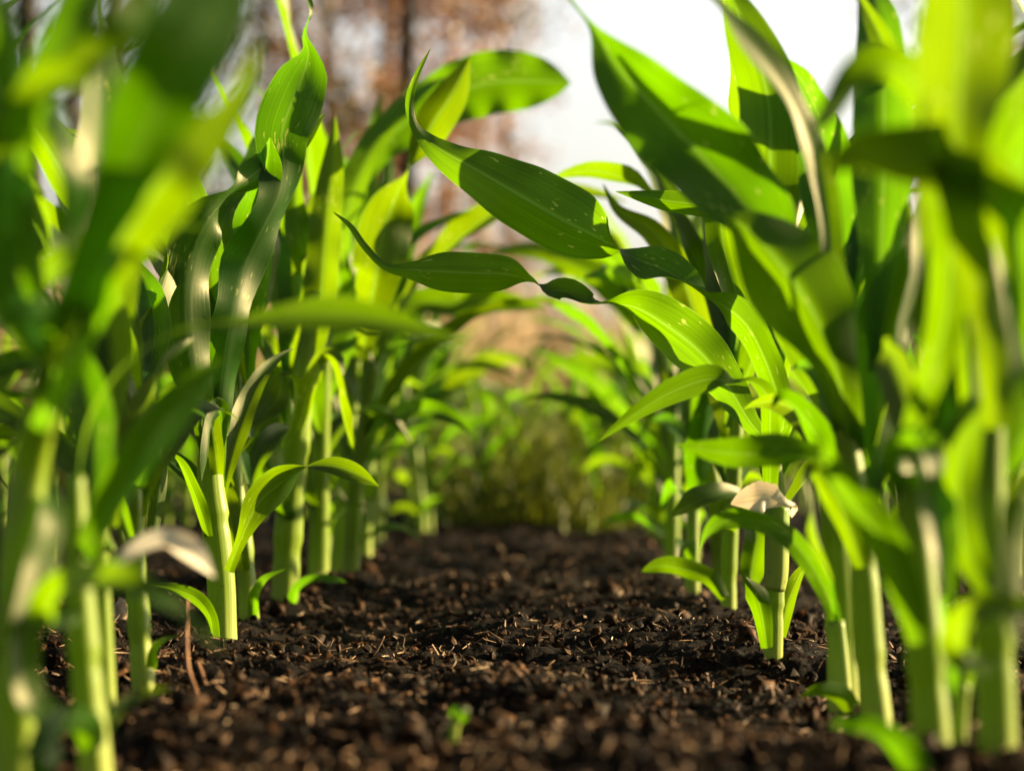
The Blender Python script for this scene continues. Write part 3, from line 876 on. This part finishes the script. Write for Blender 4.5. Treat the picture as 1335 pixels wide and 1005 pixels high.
photo_leaf(J, d, [(1003, 500, .03, 20, 0), (1010, 400, .07, 50, 50), (1006, 310, .10, 88, 68), (996, 230, .105, 100, 72), (985, 160, .115, 100, 70), (972, 100, .12, 70, 60), (955, 45, .12, 2, 40)], fold=0.15)  # added leaf turned towards the sun, to shade the long twisting leaf
photo_leaf(J, d, [(1004, 520, .03, 20, 0), (1026, 420, .12, 50, 45), (1040, 340, .17, 84, 62), (1046, 260, .20, 84, 66), (1040, 180, .22, 64, 50), (1024, 110, .22, 30, 30), (1000, 40, .22, 2, 20)], fold=0.15)  # second added leaf, shading the two leaves over the alley
photo_leaf(J, d, [(1003, 470, .02, 18, 0), (975, 420, .05, 44, -20), (950, 350, .06, 52, -20), (940, 290, .06, 44, 0), (944, 230, .06, 30, 10), (955, 180, .06, 2, 10)], fold=0.3)
photo_leaf(J, d, [(1006, 540, .02, 18, 0), (1020, 480, .02, 34, 30), (1030, 420, .02, 42, 35), (1044, 380, .02, 30, 30), (1064, 340, .02, 2, 30)], fold=0.3)

# ---- second right plant, behind J
d, Q = plant_at(950, 800, 'young maize plant with a narrow lit stem behind the sharp right plant', G_R)
photo_stem(Q, d, [(951, 822, 0, 22), (950, 798, 0, 21), (951, 720, 0, 20), (955, 650, 0, 20), (960, 560, 0, 18), (962, 480, 0, 14)], steps=(0.3, 0.6))
photo_leaf(Q, d, [(954, 690, -.01, 14, 20), (966, 645, -.03, 14, -40), (944, 644, -.05, 34, -48), (912, 652, -.06, 42, -40), (874, 674, -.06, 1, -35)], fold=0.25)
photo_leaf(Q, d, [(946, 780, -.01, 14, 0), (925, 755, -.02, 26, 20), (890, 742, -.03, 28, 30), (860, 738, -.03, 22, 20), (835, 745, -.03, 2, 10)], fold=0.3)
photo_leaf(Q, d, [(958, 600, 0, 18, 10), (940, 510, .02, 36, 10), (912, 430, .04, 44, 0), (885, 350, .05, 42, 10), (850, 300, .05, 32, 15), (805, 272, .05, 14, 10), (786, 240, .05, 1, 0)], fold=0.3)
photo_leaf(Q, d, [(962, 520, .02, 18, 0), (975, 430, .03, 40, 10), (965, 350, .04, 46, 20), (935, 290, .04, 40, 20), (920, 240, .04, 2, 20)], fold=0.3)
photo_leaf(Q, d, [(958, 640, .01, 16, 0), (985, 690, -.03, 34, 10), (980, 745, -.03, 34, 10), (975, 780, -.03, 2, 0)], fold=0.3)

# ---- K : stout stems right of J
d, K = plant_at(1098, 902, 'stout maize plant whose lowest leaf arches left across the sharp right stem', G_R)
photo_stem(K, d, [(1100, 935, 0, 40), (1099, 900, 0, 39), (1096, 800, 0, 36), (1090, 700, 0, 34), (1084, 600, 0, 30), (1080, 520, 0, 22)], steps=(0.33, 0.6))
photo_stem(K, d, [(1098, 905, -.018, 24), (1094, 860, -.018, 24), (1090, 808, -.018, 20)], mat='sheath', name='sheath', n=12)
photo_leaf(K, d, [(1090, 815, -.02, 14, 10), (1083, 788, -.02, 20, 5), (1062, 745, -.02, 25, 0), (1032, 704, -.015, 28, 0), (1000, 684, -.01, 27, 0), (968, 676, -.01, 26, 0), (940, 681, -.01, 25, -15), (922, 696, -.01, 18, -50), (909, 722, -.01, 1, -70)], fold=0.16, n=50)
photo_leaf(K, d, [(1092, 812, -.02, 6, 0), (1087, 780, -.025, 8, 0), (1083, 745, -.025, 1, 0)], fold=0.1, n=12)
photo_leaf(K, d, [(1084, 620, -.03, 20, 0), (1070, 600, -.06, 34, 50), (1030, 592, -.08, 50, 40), (980, 592, -.09, 52, 30), (930, 588, -.09, 34, 30), (880, 580, -.09, 1, 30)], fold=0.15)
photo_leaf(K, d, [(1088, 660, -.02, 18, 20), (1078, 600, -.04, 44, 40), (1052, 550, -.05, 46, 55), (1020, 520, -.05, 36, 60), (1006, 530, -.05, 4, 60)], fold=0.25)
photo_leaf(K, d, [(1082, 560, 0, 26, 0), (1090, 480, .02, 48, 10), (1102, 400, .03, 56, 10), (1110, 320, .04, 66, 0), (1120, 240, .04, 56, 0), (1138, 170, .04, 30, 10), (1150, 120, .04, 2, 10)], fold=0.3)
photo_leaf(K, d, [(1112, 925, -.02, 24, 10), (1096, 908, -.035, 30, 30), (1070, 902, -.05, 26, 50), (1042, 909, -.05, 2, 50)], fold=0.25)
photo_leaf(K, d, [(1082, 540, .03, 24, 0), (1050, 460, .04, 50, -10), (1020, 380, .04, 64, -5), (1000, 300, .04, 80, 0), (1005, 210, .04, 90, 5), (1000, 120, .04, 84, 5), (972, 40, .04, 60, 5), (945, -20, .04, 20, 5)], fold=0.3)

# ---- P
d, P_ = plant_at(1142, 938, 'young maize plant with a dark green stem next to the stout right stem', G_R)
photo_stem(P_, d, [(1146, 975, 0, 42), (1143, 935, 0, 41), (1133, 850, 0, 39), (1126, 750, 0, 37), (1116, 650, 0, 34), (1102, 560, 0, 30), (1092, 490, 0, 22)], steps=(0.3, 0.55))
photo_leaf(P_, d, [(1112, 610, 0, 32, 10), (1102, 540, -.01, 46, 10), (1088, 475, -.02, 64, 5), (1062, 410, -.03, 122, 0), (1022, 350, -.03, 126, 0), (978, 302, -.03, 64, 0), (944, 280, -.03, 2, 0)], fold=0.3)
photo_leaf(P_, d, [(1106, 580, .02, 22, 0), (1078, 470, .02, 30, -20), (1036, 372, .02, 46, -30), (984, 286, .02, 100, -24), (915, 205, .02, 128, -12), (858, 145, .02, 112, 5), (805, 88, .02, 72, 0), (772, 36, .02, 10, 0), (738, -6, .02, 4, 0)], fold=0.32, n=60)
photo_leaf(P_, d, [(1120, 680, 0, 26, 0), (1140, 590, 0, 52, -14), (1150, 500, 0, 80, -20), (1152, 430, 0, 82, -21), (1165, 370, 0, 50, -20), (1180, 320, 0, 2, -20)], fold=0.25)
photo_leaf(P_, d, [(1125, 740, -.02, 22, 10), (1092, 655, -.05, 46, 30), (1060, 615, -.06, 40, 60), (1064, 690, -.06, 34, 110), (1086, 760, -.06, 2, 120)], fold=0.25)
photo_leaf(P_, d, [(1110, 600, .02, 24, 0), (1160, 470, .04, 44, -35), (1176, 380, .05, 54, -50), (1172, 300, .05, 46, -50), (1160, 230, .05, 28, 30), (1157, 160, .06, 26, 10), (1164, 110, .06, 34, 0), (1150, 55, .06, 32, 0), (1118, -8, .06, 8, 0)], fold=0.3, n=56)
photo_leaf(P_, d, [(1104, 560, 0, 20, 0), (1090, 380, -.02, 30, -20), (1066, 220, -.03, 40, -40), (1030, 130, -.04, 44, -52), (975, 55, -.05, 44, -52), (925, -6, -.05, 24, -50), (905, -30, -.05, 2, 50)], fold=0.2)

# ---- L, Mz, R : blurred foreground of the right row
d, L_ = plant_at(1218, 1010, 'blurred maize plant with a thick shaded stem and low leaf arching left', G_R)
photo_stem(L_, d, [(1222, 1070, 0, 56), (1217, 1000, 0, 54), (1206, 850, 0, 50), (1196, 740, 0, 48), (1186, 640, 0, 44), (1180, 560, 0, 34)], steps=(0.4,))
photo_leaf(L_, d, [(1212, 1040, -.03, 30, 10), (1190, 995, -.05, 40, 20), (1160, 962, -.06, 42, 40), (1122, 945, -.07, 34, 50), (1084, 945, -.07, 2, 50)], fold=0.2)
photo_leaf(L_, d, [(1198, 840, -.02, 26, 10), (1180, 770, -.03, 46, 10), (1150, 705, -.04, 56, 25), (1110, 655, -.05, 56, 40), (1080, 612, -.05, 46, 45), (1062, 560, -.05, 4, 45)], fold=0.25)
photo_leaf(L_, d, [(1186, 660, 0, 30, 0), (1178, 590, -.02, 56, 30), (1200, 585, -.04, 60, 60), (1216, 650, -.05, 56, 40), (1228, 720, -.06, 46, 30), (1238, 790, -.06, 4, 20)], fold=0.25)
photo_leaf(L_, d, [(1186, 600, .0, 28, 0), (1240, 540, .0, 44, 10), (1234, 480, 0, 58, 5), (1220, 405, 0, 62, 0), (1204, 340, 0, 3, 0)], fold=0.25)
photo_leaf(L_, .80, [(1190, 560, .05, 30, 0), (1230, 430, .02, 50, 0), (1240, 320, 0, 56, 0), (1228, 220, -.01, 62, 15), (1205, 130, -.02, 64, 35), (1160, 88, -.02, 62, 40), (1118, 100, -.02, 56, 40), (1080, 150, -.02, 40, 50), (1052, 178, -.02, 4, 60)], fold=0.18, n=56)

d, Mz = plant_at(1302, 1020, 'blurred maize plant at the lower right with a pale lit stem and broad leaves above', G_R)
photo_stem(Mz, d, [(1306, 1080, 0, 52), (1302, 1000, 0, 51), (1297, 850, 0, 48), (1292, 740, 0, 46), (1290, 640, 0, 40), (1294, 540, 0, 32)], steps=(0.45,))
photo_leaf(Mz, d, [(1296, 870, -.03, 30, 10), (1250, 845, -.06, 50, 40), (1262, 805, -.08, 54, 50), (1310, 792, -.08, 50, 50), (1380, 810, -.08, 4, 50)], fold=0.2)
photo_leaf(Mz, d, [(1292, 640, 0, 30, 0), (1310, 540, 0, 50, -40), (1312, 440, 0, 60, -52), (1306, 350, 0, 56, -52), (1290, 270, 0, 34, -40), (1270, 220, 0, 3, 40)], fold=0.2)
photo_leaf(Mz, d, [(1290, 640, .02, 30, 0), (1268, 560, .02, 74, -18), (1262, 460, .02, 92, -21), (1272, 360, .02, 90, -22), (1300, 280, .02, 64, -24), (1340, 210, .02, 4, -15)], fold=0.25)
photo_leaf(Mz, d, [(1298, 780, -.02, 26, 0), (1262, 720, -.03, 44, 10), (1248, 640, -.03, 50, 10), (1262, 570, -.03, 36, 30), (1290, 520, -.03, 3, 40)], fold=0.25)
photo_leaf(Mz, .72, [(1300, 560, .1, 34, 0), (1290, 420, .05, 50, -10), (1260, 290, .02, 56, -5), (1248, 180, .0, 90, 0), (1252, 90, 0, 126, 5), (1256, 10, 0, 130, 10), (1240, -70, 0, 60, 10)], fold=0.25, n=50)

d, R_ = plant_at(1392, 1075, 'strongly blurred maize plant at the right edge with a leaf sweeping left', G_R)
photo_stem(R_, d, [(1396, 1150, 0, 60), (1392, 1060, 0, 58), (1384, 850, 0, 54), (1376, 640, 0, 48), (1370, 500, 0, 36)], steps=(0.4,))
photo_leaf(R_, .74, [(1372, 520, .05, 34, 0), (1350, 380, .02, 60, 10), (1310, 280, .0, 90, 25), (1245, 222, -.01, 104, 35), (1175, 205, -.02, 96, 35), (1115, 205, -.02, 60, 35), (1070, 225, -.02, 3, 35)], fold=0.18, n=50)
photo_leaf(R_, .74, [(1374, 560, .05, 30, 0), (1345, 420, .02, 54, 20), (1330, 300, 0, 60, 30), (1345, 180, 0, 50, 20), (1370, 80, 0, 3, 20)], fold=0.2)
photo_leaf(R_, .78, [(1378, 700, .02, 26, 0), (1340, 640, 0, 44, 30), (1325, 700, 0, 50, 50), (1322, 780, 0, 40, 40), (1330, 850, 0, 3, 40)], fold=0.2)
d, R2 = plant_at(1250, 1000, 'thin bright maize shoot between the two blurred lower right stems', G_R)
photo_stem(R2, d, [(1246, 1050, 0, 26), (1247, 1000, 0, 25), (1250, 940, 0, 22), (1256, 890, 0, 16)], n=20)
photo_leaf(R2, d, [(1254, 910, 0, 16, 0), (1268, 850, .01, 30, 10), (1290, 800, .02, 30, 30), (1316, 780, .02, 2, 30)], fold=0.3)
photo_leaf(R2, d, [(1250, 930, 0, 16, 0), (1236, 870, .01, 26, 10), (1228, 810, .02, 24, 20), (1232, 770, .02, 2, 30)], fold=0.3)

# a few grown leaves at the back of each of these plants fill out their whorls
def fill_leaves(pl, z, azs, seed, L=0.26, W=0.032, el=76):
    rnd = random.Random(seed)
    for k, a in enumerate(azs):
        grown_leaf(pl, Vector((0, 0, z * (0.75 + 0.2 * k / max(1, len(azs) - 1)))), math.radians(a), L * rnd.uniform(0.85, 1.15), W * rnd.uniform(0.85, 1.15),
                   el + rnd.uniform(-6, 6), rnd.uniform(40, 95), rnd.choice([-80, -30, 30, 90]), seed * 17 + k, yaw=rnd.uniform(-30, 30))


for k_, pl_ in enumerate((A, B, C, D, E, G, J, Q, K, P_, L_)):
    right = pl_ in (J, Q, K, P_, L_)
    fill_leaves(pl_, 0.10, (20, 100, 60) if right else (170, 80, 120), 60 + k_, 0.13, 0.018, 58)
fill_leaves(A, 0.17, (165, 120), 1)
fill_leaves(B, 0.17, (150, 200, 90), 2)
fill_leaves(C, 0.18, (160, 70, 120), 3)
fill_leaves(D, 0.20, (150, 95, 190), 4)
fill_leaves(E, 0.14, (170, 130, 210), 5)
fill_leaves(G, 0.14, (160, 110), 6)
fill_leaves(J, 0.18, (30, 70, 340, 10), 7)
fill_leaves(Q, 0.18, (20, 60, 100, 130), 8)
fill_leaves(K, 0.17, (20, 60, 350, 90), 9)
fill_leaves(P_, 0.16, (10, 70), 10)
fill_leaves(L_, 0.16, (0, 50), 11)

# ------------------------------------------------------------------ copied plants of the rows
protos = [grown_plant(s, h, r, nl) for s, h, r, nl in
          ((21, 0.20, 0.0085, 8), (22, 0.22, 0.0080, 8), (23, 0.18, 0.0090, 7), (24, 0.21, 0.0085, 8), (25, 0.16, 0.0075, 7), (26, 0.23, 0.0085, 8))]
used = set()
prnd = random.Random(5)
ORD = ['first', 'second', 'third', 'fourth', 'fifth', 'sixth', 'seventh', 'eighth', 'ninth', 'tenth', 'eleventh', 'twelfth']


def put(x, y, label, group, sc=1.0):
    k = prnd.randrange(len(protos))
    o = protos[k] if k not in used else copy_tree(protos[k])
    used.add(k)
    o.location = (x, y, 0)
    o.rotation_euler = (0, 0, prnd.uniform(0, 6.283))
    s = sc * prnd.uniform(0.9, 1.15)
    o.scale = (s, s, s)
    tag(o, label, 'maize plant', group)


def row(x0, ds, near, far, group, dfar, jit=0.025, sc=1.0):
    i = 0
    for dist in ds:
        if dist < dfar and i < len(ORD):
            lab = near % ORD[i]
            i += 1
        else:
            lab = far
        far_k = 1.0 if dist < 2.6 else max(0.62, 1.0 - 0.14 * (dist - 2.6))
        put(x0 + 0.02 * max(0, dist - 1.7) + prnd.uniform(-jit, jit), dist + prnd.uniform(-0.03, 0.03), lab, group, sc * far_k)


def steps(a, b, s):
    r = []
    while a < b:
        r.append(a); a += s
    return r


row(-0.185, steps(2.12, 5.9, 0.185), 'blurred young maize plant, %s behind the one with the twisting bright leaf', 'out of focus maize plant at the far end of the left row', G_L, 3.6)
row(0.165, steps(1.95, 5.9, 0.185), 'blurred young maize plant, %s behind the plant with the narrow lit stem', 'out of focus maize plant at the far end of the right row', G_R, 3.4)
G_L2 = 'maize plants in the row beyond the left row'
G_R2 = 'maize plants in the row beyond the right row'
row(-0.52, steps(1.75, 6.0, 0.22), '%s nearest maize plant in the row seen through the left row', 'far maize plant in the row beyond the left row', G_L2, 3.2)
row(-0.86, steps(2.6, 6.0, 0.30), '%s nearest maize plant in the third row to the left', 'far maize plant in the third row to the left', 'maize plants in the third row to the left', 2.9)
row(0.52, steps(2.0, 6.0, 0.26), '%s nearest maize plant in the row seen through the right row', 'far maize plant in the row beyond the right row', G_R2, 3.2)
for xx, yy in ((-0.01, 3.9), (0.11, 4.1), (-0.06, 4.2), (0.05, 4.5), (0.17, 4.9), (0.02, 5.2), (0.12, 3.7), (-0.05, 3.75), (0.03, 4.3), (0.16, 4.4), (-0.02, 4.7), (0.1, 4.8), (0.2, 5.3), (0.08, 5.5), (0.0, 5.9), (0.1, 6.1), (-0.08, 6.3), (0.22, 6.4), (0.05, 6.6), (-0.2, 6.5)):
    put(xx, yy, 'small blurred maize plant closing the far end of the alley', 'maize plants closing the alley', 0.56)

# ------------------------------------------------------------------ little things on the soil
def poly_thing(name, label, cat, pts, r_px, mat, group=None):
    """pts: (x, y, d)"""
    R = crom(pts, max(8, 4 * len(pts)))
    P = [at(*q[:3]) for q in R]
    rad = [r_px * q[2] / FPX * (0.75 + 0.35 * math.sin(3.0 * i / len(R) + 0.3)) for i, q in enumerate(R)]
    V, F, UV = tube(P, rad, 7, 0, len(pts))
    off = P[0].copy()
    o = link_mesh(name, [v - off for v in V], F, M[mat], None, UV)
    o.location = off
    return tag(o, label, cat, group)


poly_thing('dry_root', 'long thin reddish root standing up from the soil left of the sharp stem', 'root', [(245, 782, 1.16), (243, 830, 1.15), (246, 872, 1.14), (256, 900, 1.13), (264, 918, 1.12)], 2.4, 'root')
poly_thing('dry_root', 'short slanting reddish root beside the taller standing root', 'root', [(258, 862, 1.19), (263, 876, 1.18), (270, 897, 1.17)], 2.0, 'root')
poly_thing('dry_root', 'wavy thin tan root lying right of the sharp left stem', 'root', [(372, 840, 1.5), (386, 836, 1.5), (396, 828, 1.49), (410, 830, 1.48), (419, 839, 1.47), (428, 844, 1.46), (434, 834, 1.46)], 1.3, 'fibre')
poly_thing('dry_root', 'short straight tan root sticking up in the middle of the soil', 'root', [(484, 856, 1.42), (491, 848, 1.42), (501, 829, 1.42)], 1.2, 'fibre')
poly_thing('twig', 'pale straw bit lying flat below the sharp left stem', 'twig', [(318, 852, 1.44), (330, 852, 1.43), (340, 851, 1.43)], 2.0, 'fibre')
poly_thing('twig', 'brown twig lying at the foot of the cream lit stem', 'twig', [(120, 892, 1.25), (145, 882, 1.25), (175, 868, 1.26)], 4.0, 'clod')
poly_thing('dry_root', 'curved tan root lying left of the sharp right stem', 'root', [(922, 852, 1.40), (940, 848, 1.40), (958, 846, 1.40), (975, 848, 1.40), (986, 852, 1.39)], 1.5, 'fibre')
poly_thing('dry_root', 'small hooked root curling above the soil left of the sharp right stem', 'root', [(962, 846, 1.40), (974, 836, 1.40), (985, 842, 1.40), (984, 852, 1.40)], 1.1, 'fibre')
poly_thing('twig', 'blurred brown twig lying in the soil at the bottom left of the alley', 'twig', [(370, 950, 1.0), (395, 958, 0.99), (425, 985, 0.97)], 4.0, 'root')


def lump(name, label, cat, x, y, d, wpx, hpx, mat, seed, group=None):
    bmv = ICO_V
    # one subdivision by hand
    V = [Vector(v) for v in ICO_V]
    F = [tuple(f) for f in ICO_F]
    for _ in range(2):
        mid = {}
        NF = []
        def m_(a, b):
            k = (min(a, b), max(a, b))
            if k not in mid:
                V.append(((V[a] + V[b]) / 2).normalized()); mid[k] = len(V) - 1
            return mid[k]
        V = [v.normalized() for v in V]
        for a, b, c in F:
            x1, x2, x3 = m_(a, b), m_(b, c), m_(c, a)
            NF += [(a, x1, x3), (b, x2, x1), (c, x3, x2), (x1, x2, x3)]
        F = NF
    sx = wpx * d / FPX / 2; sz = hpx * d / FPX / 2
    W = []
    for v in V:
        k = 1 + 0.28 * mnoise.noise(v * 1.7 + Vector((seed, 0, 0))) + 0.16 * mnoise.noise(v * 4 + Vector((0, seed, 0)))
        W.append(Vector((v.x * sx * k, v.y * sx * 0.9 * k, v.z * sz * k)))
    o = link_mesh(name, W, F, M[mat])
    o.location = at(x, y, d)
    o.rotation_euler = (0, 0, seed)
    return tag(o, label, cat, group)


lump('stone', 'tan rounded stone standing behind the cream lit stem at the left', 'stone', 158, 797, 1.62, 22, 34, 'stone', 1)
lump('pebble', 'pale pebble on the dark soil below the left plants', 'stone', 364, 932, 1.08, 20, 15, 'stone', 2)
lump('pebble', 'flat brownish stone in the soil left of the pale pebble', 'stone', 214, 930, 1.08, 32, 16, 'clod', 3)
lump('pebble', 'tan pebble in the middle of the alley soil', 'stone', 834, 840, 1.47, 16, 20, 'stone', 4)
lump('soil_clod', 'big brown lump of soil right of the sharp right stem', 'soil clod', 1045, 838, 1.52, 54, 40, 'clod', 5)
lump('soil_clod', 'smaller brown soil lump left of the narrow lit right stem', 'soil clod', 905, 792, 1.8, 30, 18, 'clod', 6)
lump('soil_clod', 'reddish brown clod at the back of the alley by the left row', 'soil clod', 478, 742, 2.3, 26, 18, 'clod', 7)
lump('soil_clod', 'small brown clod lying at the blurred bottom middle', 'soil clod', 700, 965, 0.97, 34, 22, 'clod', 8)
lump('pebble', 'small grey pebble in the soil left of the seedling', 'stone', 505, 884, 1.25, 14, 12, 'stone', 9)

# sprouting seedling
d, sd = ground_point(592, 978)
sprout = thing('seedling', 'tiny yellow green seedling with a curled top in the foreground soil', 'seedling', sd)
photo_stem(sprout, d, [(592, 992, 0, 11), (591, 970, 0, 11), (593, 948, 0, 11), (597, 932, 0, 10)], n=16, nseg=10)
photo_leaf(sprout, d, [(596, 942, 0, 8, 0), (592, 932, -.003, 14, 30), (594, 924, -.005, 14, 70), (599, 928, -.006, 10, 100), (600, 935, -.006, 2, 120)], n=18)
photo_leaf(sprout, d, [(598, 940, 0, 8, 0), (606, 932, -.002, 14, -20), (607, 924, -.003, 13, -60), (601, 922, -.004, 4, -90)], n=18)

# ------------------------------------------------------------------ far ground cover and trees
def blades(name, n, x0, x1, y0, y1, h0, h1, wd, mat, label, lean=0.35):
    x = RNG.uniform(x0, x1, n); y = RNG.uniform(y0, y1, n)
    clump = 0.55 + 0.9 * (vnoise(x / 0.5, y / 0.5, 21) + 0.5)
    h = RNG.uniform(h0, h1, n) * clump
    az = RNG.random(n) * 6.283
    ln = RNG.normal(0, lean, n)
    a2 = RNG.random(n) * 6.283
    S = np.stack([np.cos(az), np.sin(az), 0 * az], -1)
    Dn = np.stack([np.cos(a2) * ln, np.sin(a2) * ln, np.ones(n)], -1)
    b = np.stack([x, y, np.full(n, -0.06)], -1)
    wv = (wd * RNG.uniform(0.6, 1.3, n))[:, None]
    mid = b + Dn * np.array([1, 1, 1]) * (h * 0.55)[:, None]
    tip = b + Dn * np.array([1.7, 1.7, 1]) * (h * 1.0)[:, None]
    V = np.stack([b - S * wv / 2, b + S * wv / 2, mid + S * wv * 0.4, mid - S * wv * 0.4, tip + S * wv * 0.05, tip - S * wv * 0.05], 1)
    F = np.array([(0, 1, 2, 3), (3, 2, 4, 5)])[None] + (np.arange(n) * 6)[:, None, None]
    o = big_mesh(name, V.reshape(-1, 3), F.reshape(-1, 4), mat)
    return tag(o, label, 'grass', kind='stuff')


blades('green_grass', 9000, -4.5, 4.5, 7.2, 12, 0.16, 0.34, 0.02, M['grass'], 'dark olive grass growing behind the end of the maize bed')
blades('dry_grass', 9000, -6, 7, 13, 19, 0.75, 1.25, 0.035, M['dry_grass'], 'tall tan dry grass beyond the green grass')


blades('low_weeds', 3400, -0.10, 0.20, 3.7, 6.6, 0.10, 0.27, 0.007, M['weed'], 'olive weeds and grass closing the alley between the two maize rows')


def tree(name, px, dist, wpx, h, crown_r, leafmat, barkmat, nleaf, label, z0, seed, group, leaf=0.11, kx=1.0):
    rnd = random.Random(seed)
    r = np.random.default_rng(seed)
    p = at(px, HOR, dist); p.z = -0.05
    root = thing(name, label, 'tree', p, group)
    rad = wpx * dist / FPX / 2
    k = 16
    path = []
    lx, ly = rnd.uniform(-0.02, 0.02), rnd.uniform(-0.02, 0.02)
    wx = rnd.uniform(0, 6)
    for i in range(k):
        t = i / (k - 1)
        path.append(Vector((lx * h * t + 0.05 * math.sin(wx + t * 5), ly * h * t, h * t)))
    radii = [rad * (1.25 - 0.25 * min(1, i / 1.5)) * (1 - 0.8 * i / (k - 1)) for i in range(k)]
    V, F, UV = tube(path, radii, 12, 0.03, seed)
    link_mesh('trunk', V, F, M[barkmat], root, UV)
    # limbs, one mesh per limb
    ends = []
    nl = 9
    for j in range(nl):
        t = z0 / h + (0.92 - z0 / h) * (j + rnd.random()) / nl
        b = path[min(k - 1, int(t * (k - 1)))]
        a = rnd.uniform(0, 6.283)
        Ln = crown_r * rnd.uniform(0.6, 1.1)
        e = rnd.uniform(-0.1, 0.6)
        dirv = Vector((math.cos(a) * kx, math.sin(a), e))
        pts = [b + dirv * (Ln * s) + Vector((0, 0, -0.12 * Ln * s * s)) for s in (0, 0.35, 0.7, 1.0)]
        V, F, UV = tube(pts, [rad * 0.3, rad * 0.22, rad * 0.14, rad * 0.05], 6, 0, j)
        link_mesh('limb', V, F, M[barkmat], root, UV)
        ends += pts[1:]
    # crown: leaf sized faces gathered in clumps round the limbs
    ce = np.array([tuple(e) for e in ends])
    idx = r.integers(0, len(ce), nleaf)
    c = ce[idx] + r.normal(0, 1, (nleaf, 3)) * np.array([0.26 * kx, 0.26, 0.22]) * crown_r
    s = leaf * r.uniform(0.5, 1.4, nleaf)
    Rm = rand_rot(nleaf)
    q = np.array([(-0.5, 0, 0), (0, -0.28, 0.05), (0.5, 0, 0), (0, 0.28, 0.05)])
    VV = np.einsum('nij,kj->nki', Rm, q) * s[:, None, None] + c[:, None, :]
    FF = np.array([(0, 1, 2, 3)])[None] + (np.arange(nleaf) * 4)[:, None, None]
    o = big_mesh('crown', VV.reshape(-1, 3), FF.reshape(-1, 4), M[leafmat])
    o.parent = root
    return root


G_T = 'trees beyond the field'
tree('pine_tree', 541, 20, 26, 11, 1.0, 'olive_leaf', 'dark_bark', 2600, 'nearly black tree trunk in front of the brown trees', 3.2, 1, G_T)
tree('pine_tree', 488, 26, 22, 12, 1.3, 'brown_leaf', 'bark', 6125, 'orange lit thick tree trunk left of the nearly black trunk', 1.2, 2, G_T)
tree('pine_tree', 440, 27, 26, 11, 1.3, 'brown_leaf', 'grey_bark', 5687, 'greyish tree with brown foliage left of the orange trunk', 1.5, 3, G_T)
tree('pine_tree', 395, 31, 20, 12, 1.2, 'brown_leaf', 'dark_bark', 1653, 'thin dark tree with sparse brown foliage at the left of the brown trees', 2.0, 4, G_T)
tree('pine_tree', 515, 30, 22, 11, 1.3, 'brown_leaf', 'bark', 6125, 'brown tree between the orange trunk and the nearly black trunk', 1.0, 5, G_T)
tree('pine_tree', 585, 28, 20, 11, 1.1, 'brown_leaf', 'bark', 4200, 'slender brown tree right of the nearly black trunk', 1.6, 6, G_T)
tree('pine_tree', 632, 33, 18, 11, 1.0, 'olive_leaf', 'grey_bark', 2200, 'pale thin tree with few leaves near the white sky', 2.2, 7, G_T)
tree('pine_tree', 664, 36, 16, 12, 0.8, 'brown_leaf', 'dark_bark', 1575, 'rightmost thin dark tree before the white sky', 3.0, 8, G_T)
tree('pine_tree', 352, 30, 18, 11, 0.9, 'brown_leaf', 'grey_bark', 275, 'thin grey tree standing against the white gap at the left', 2.4, 9, G_T)
tree('spruce_tree', 40, 20, 46, 11, 1.7, 'dark_leaf', 'dark_bark', 5200, 'dark dense conifer behind the left frame edge', 0.5, 10, G_T)
tree('spruce_tree', 150, 23, 40, 12, 1.4, 'dark_leaf', 'dark_bark', 4200, 'dark conifer behind the upper left leaves', 0.5, 11, G_T)
tree('pine_tree', 105, 18, 30, 10, 0.8, 'dark_leaf', 'grey_bark', 900, 'grey tree trunk in front of the dark conifers at the left', 2.8, 12, G_T)
tree('pine_tree', 1312, 22, 30, 11, 1.1, 'brown_leaf', 'bark', 6125, 'brown tree behind the leaves at the right frame edge', 0.4, 13, G_T)
tree('spruce_tree', 1375, 21, 40, 11, 1.5, 'dark_leaf', 'dark_bark', 3200, 'dark conifer behind the right frame edge', 0.4, 14, G_T)
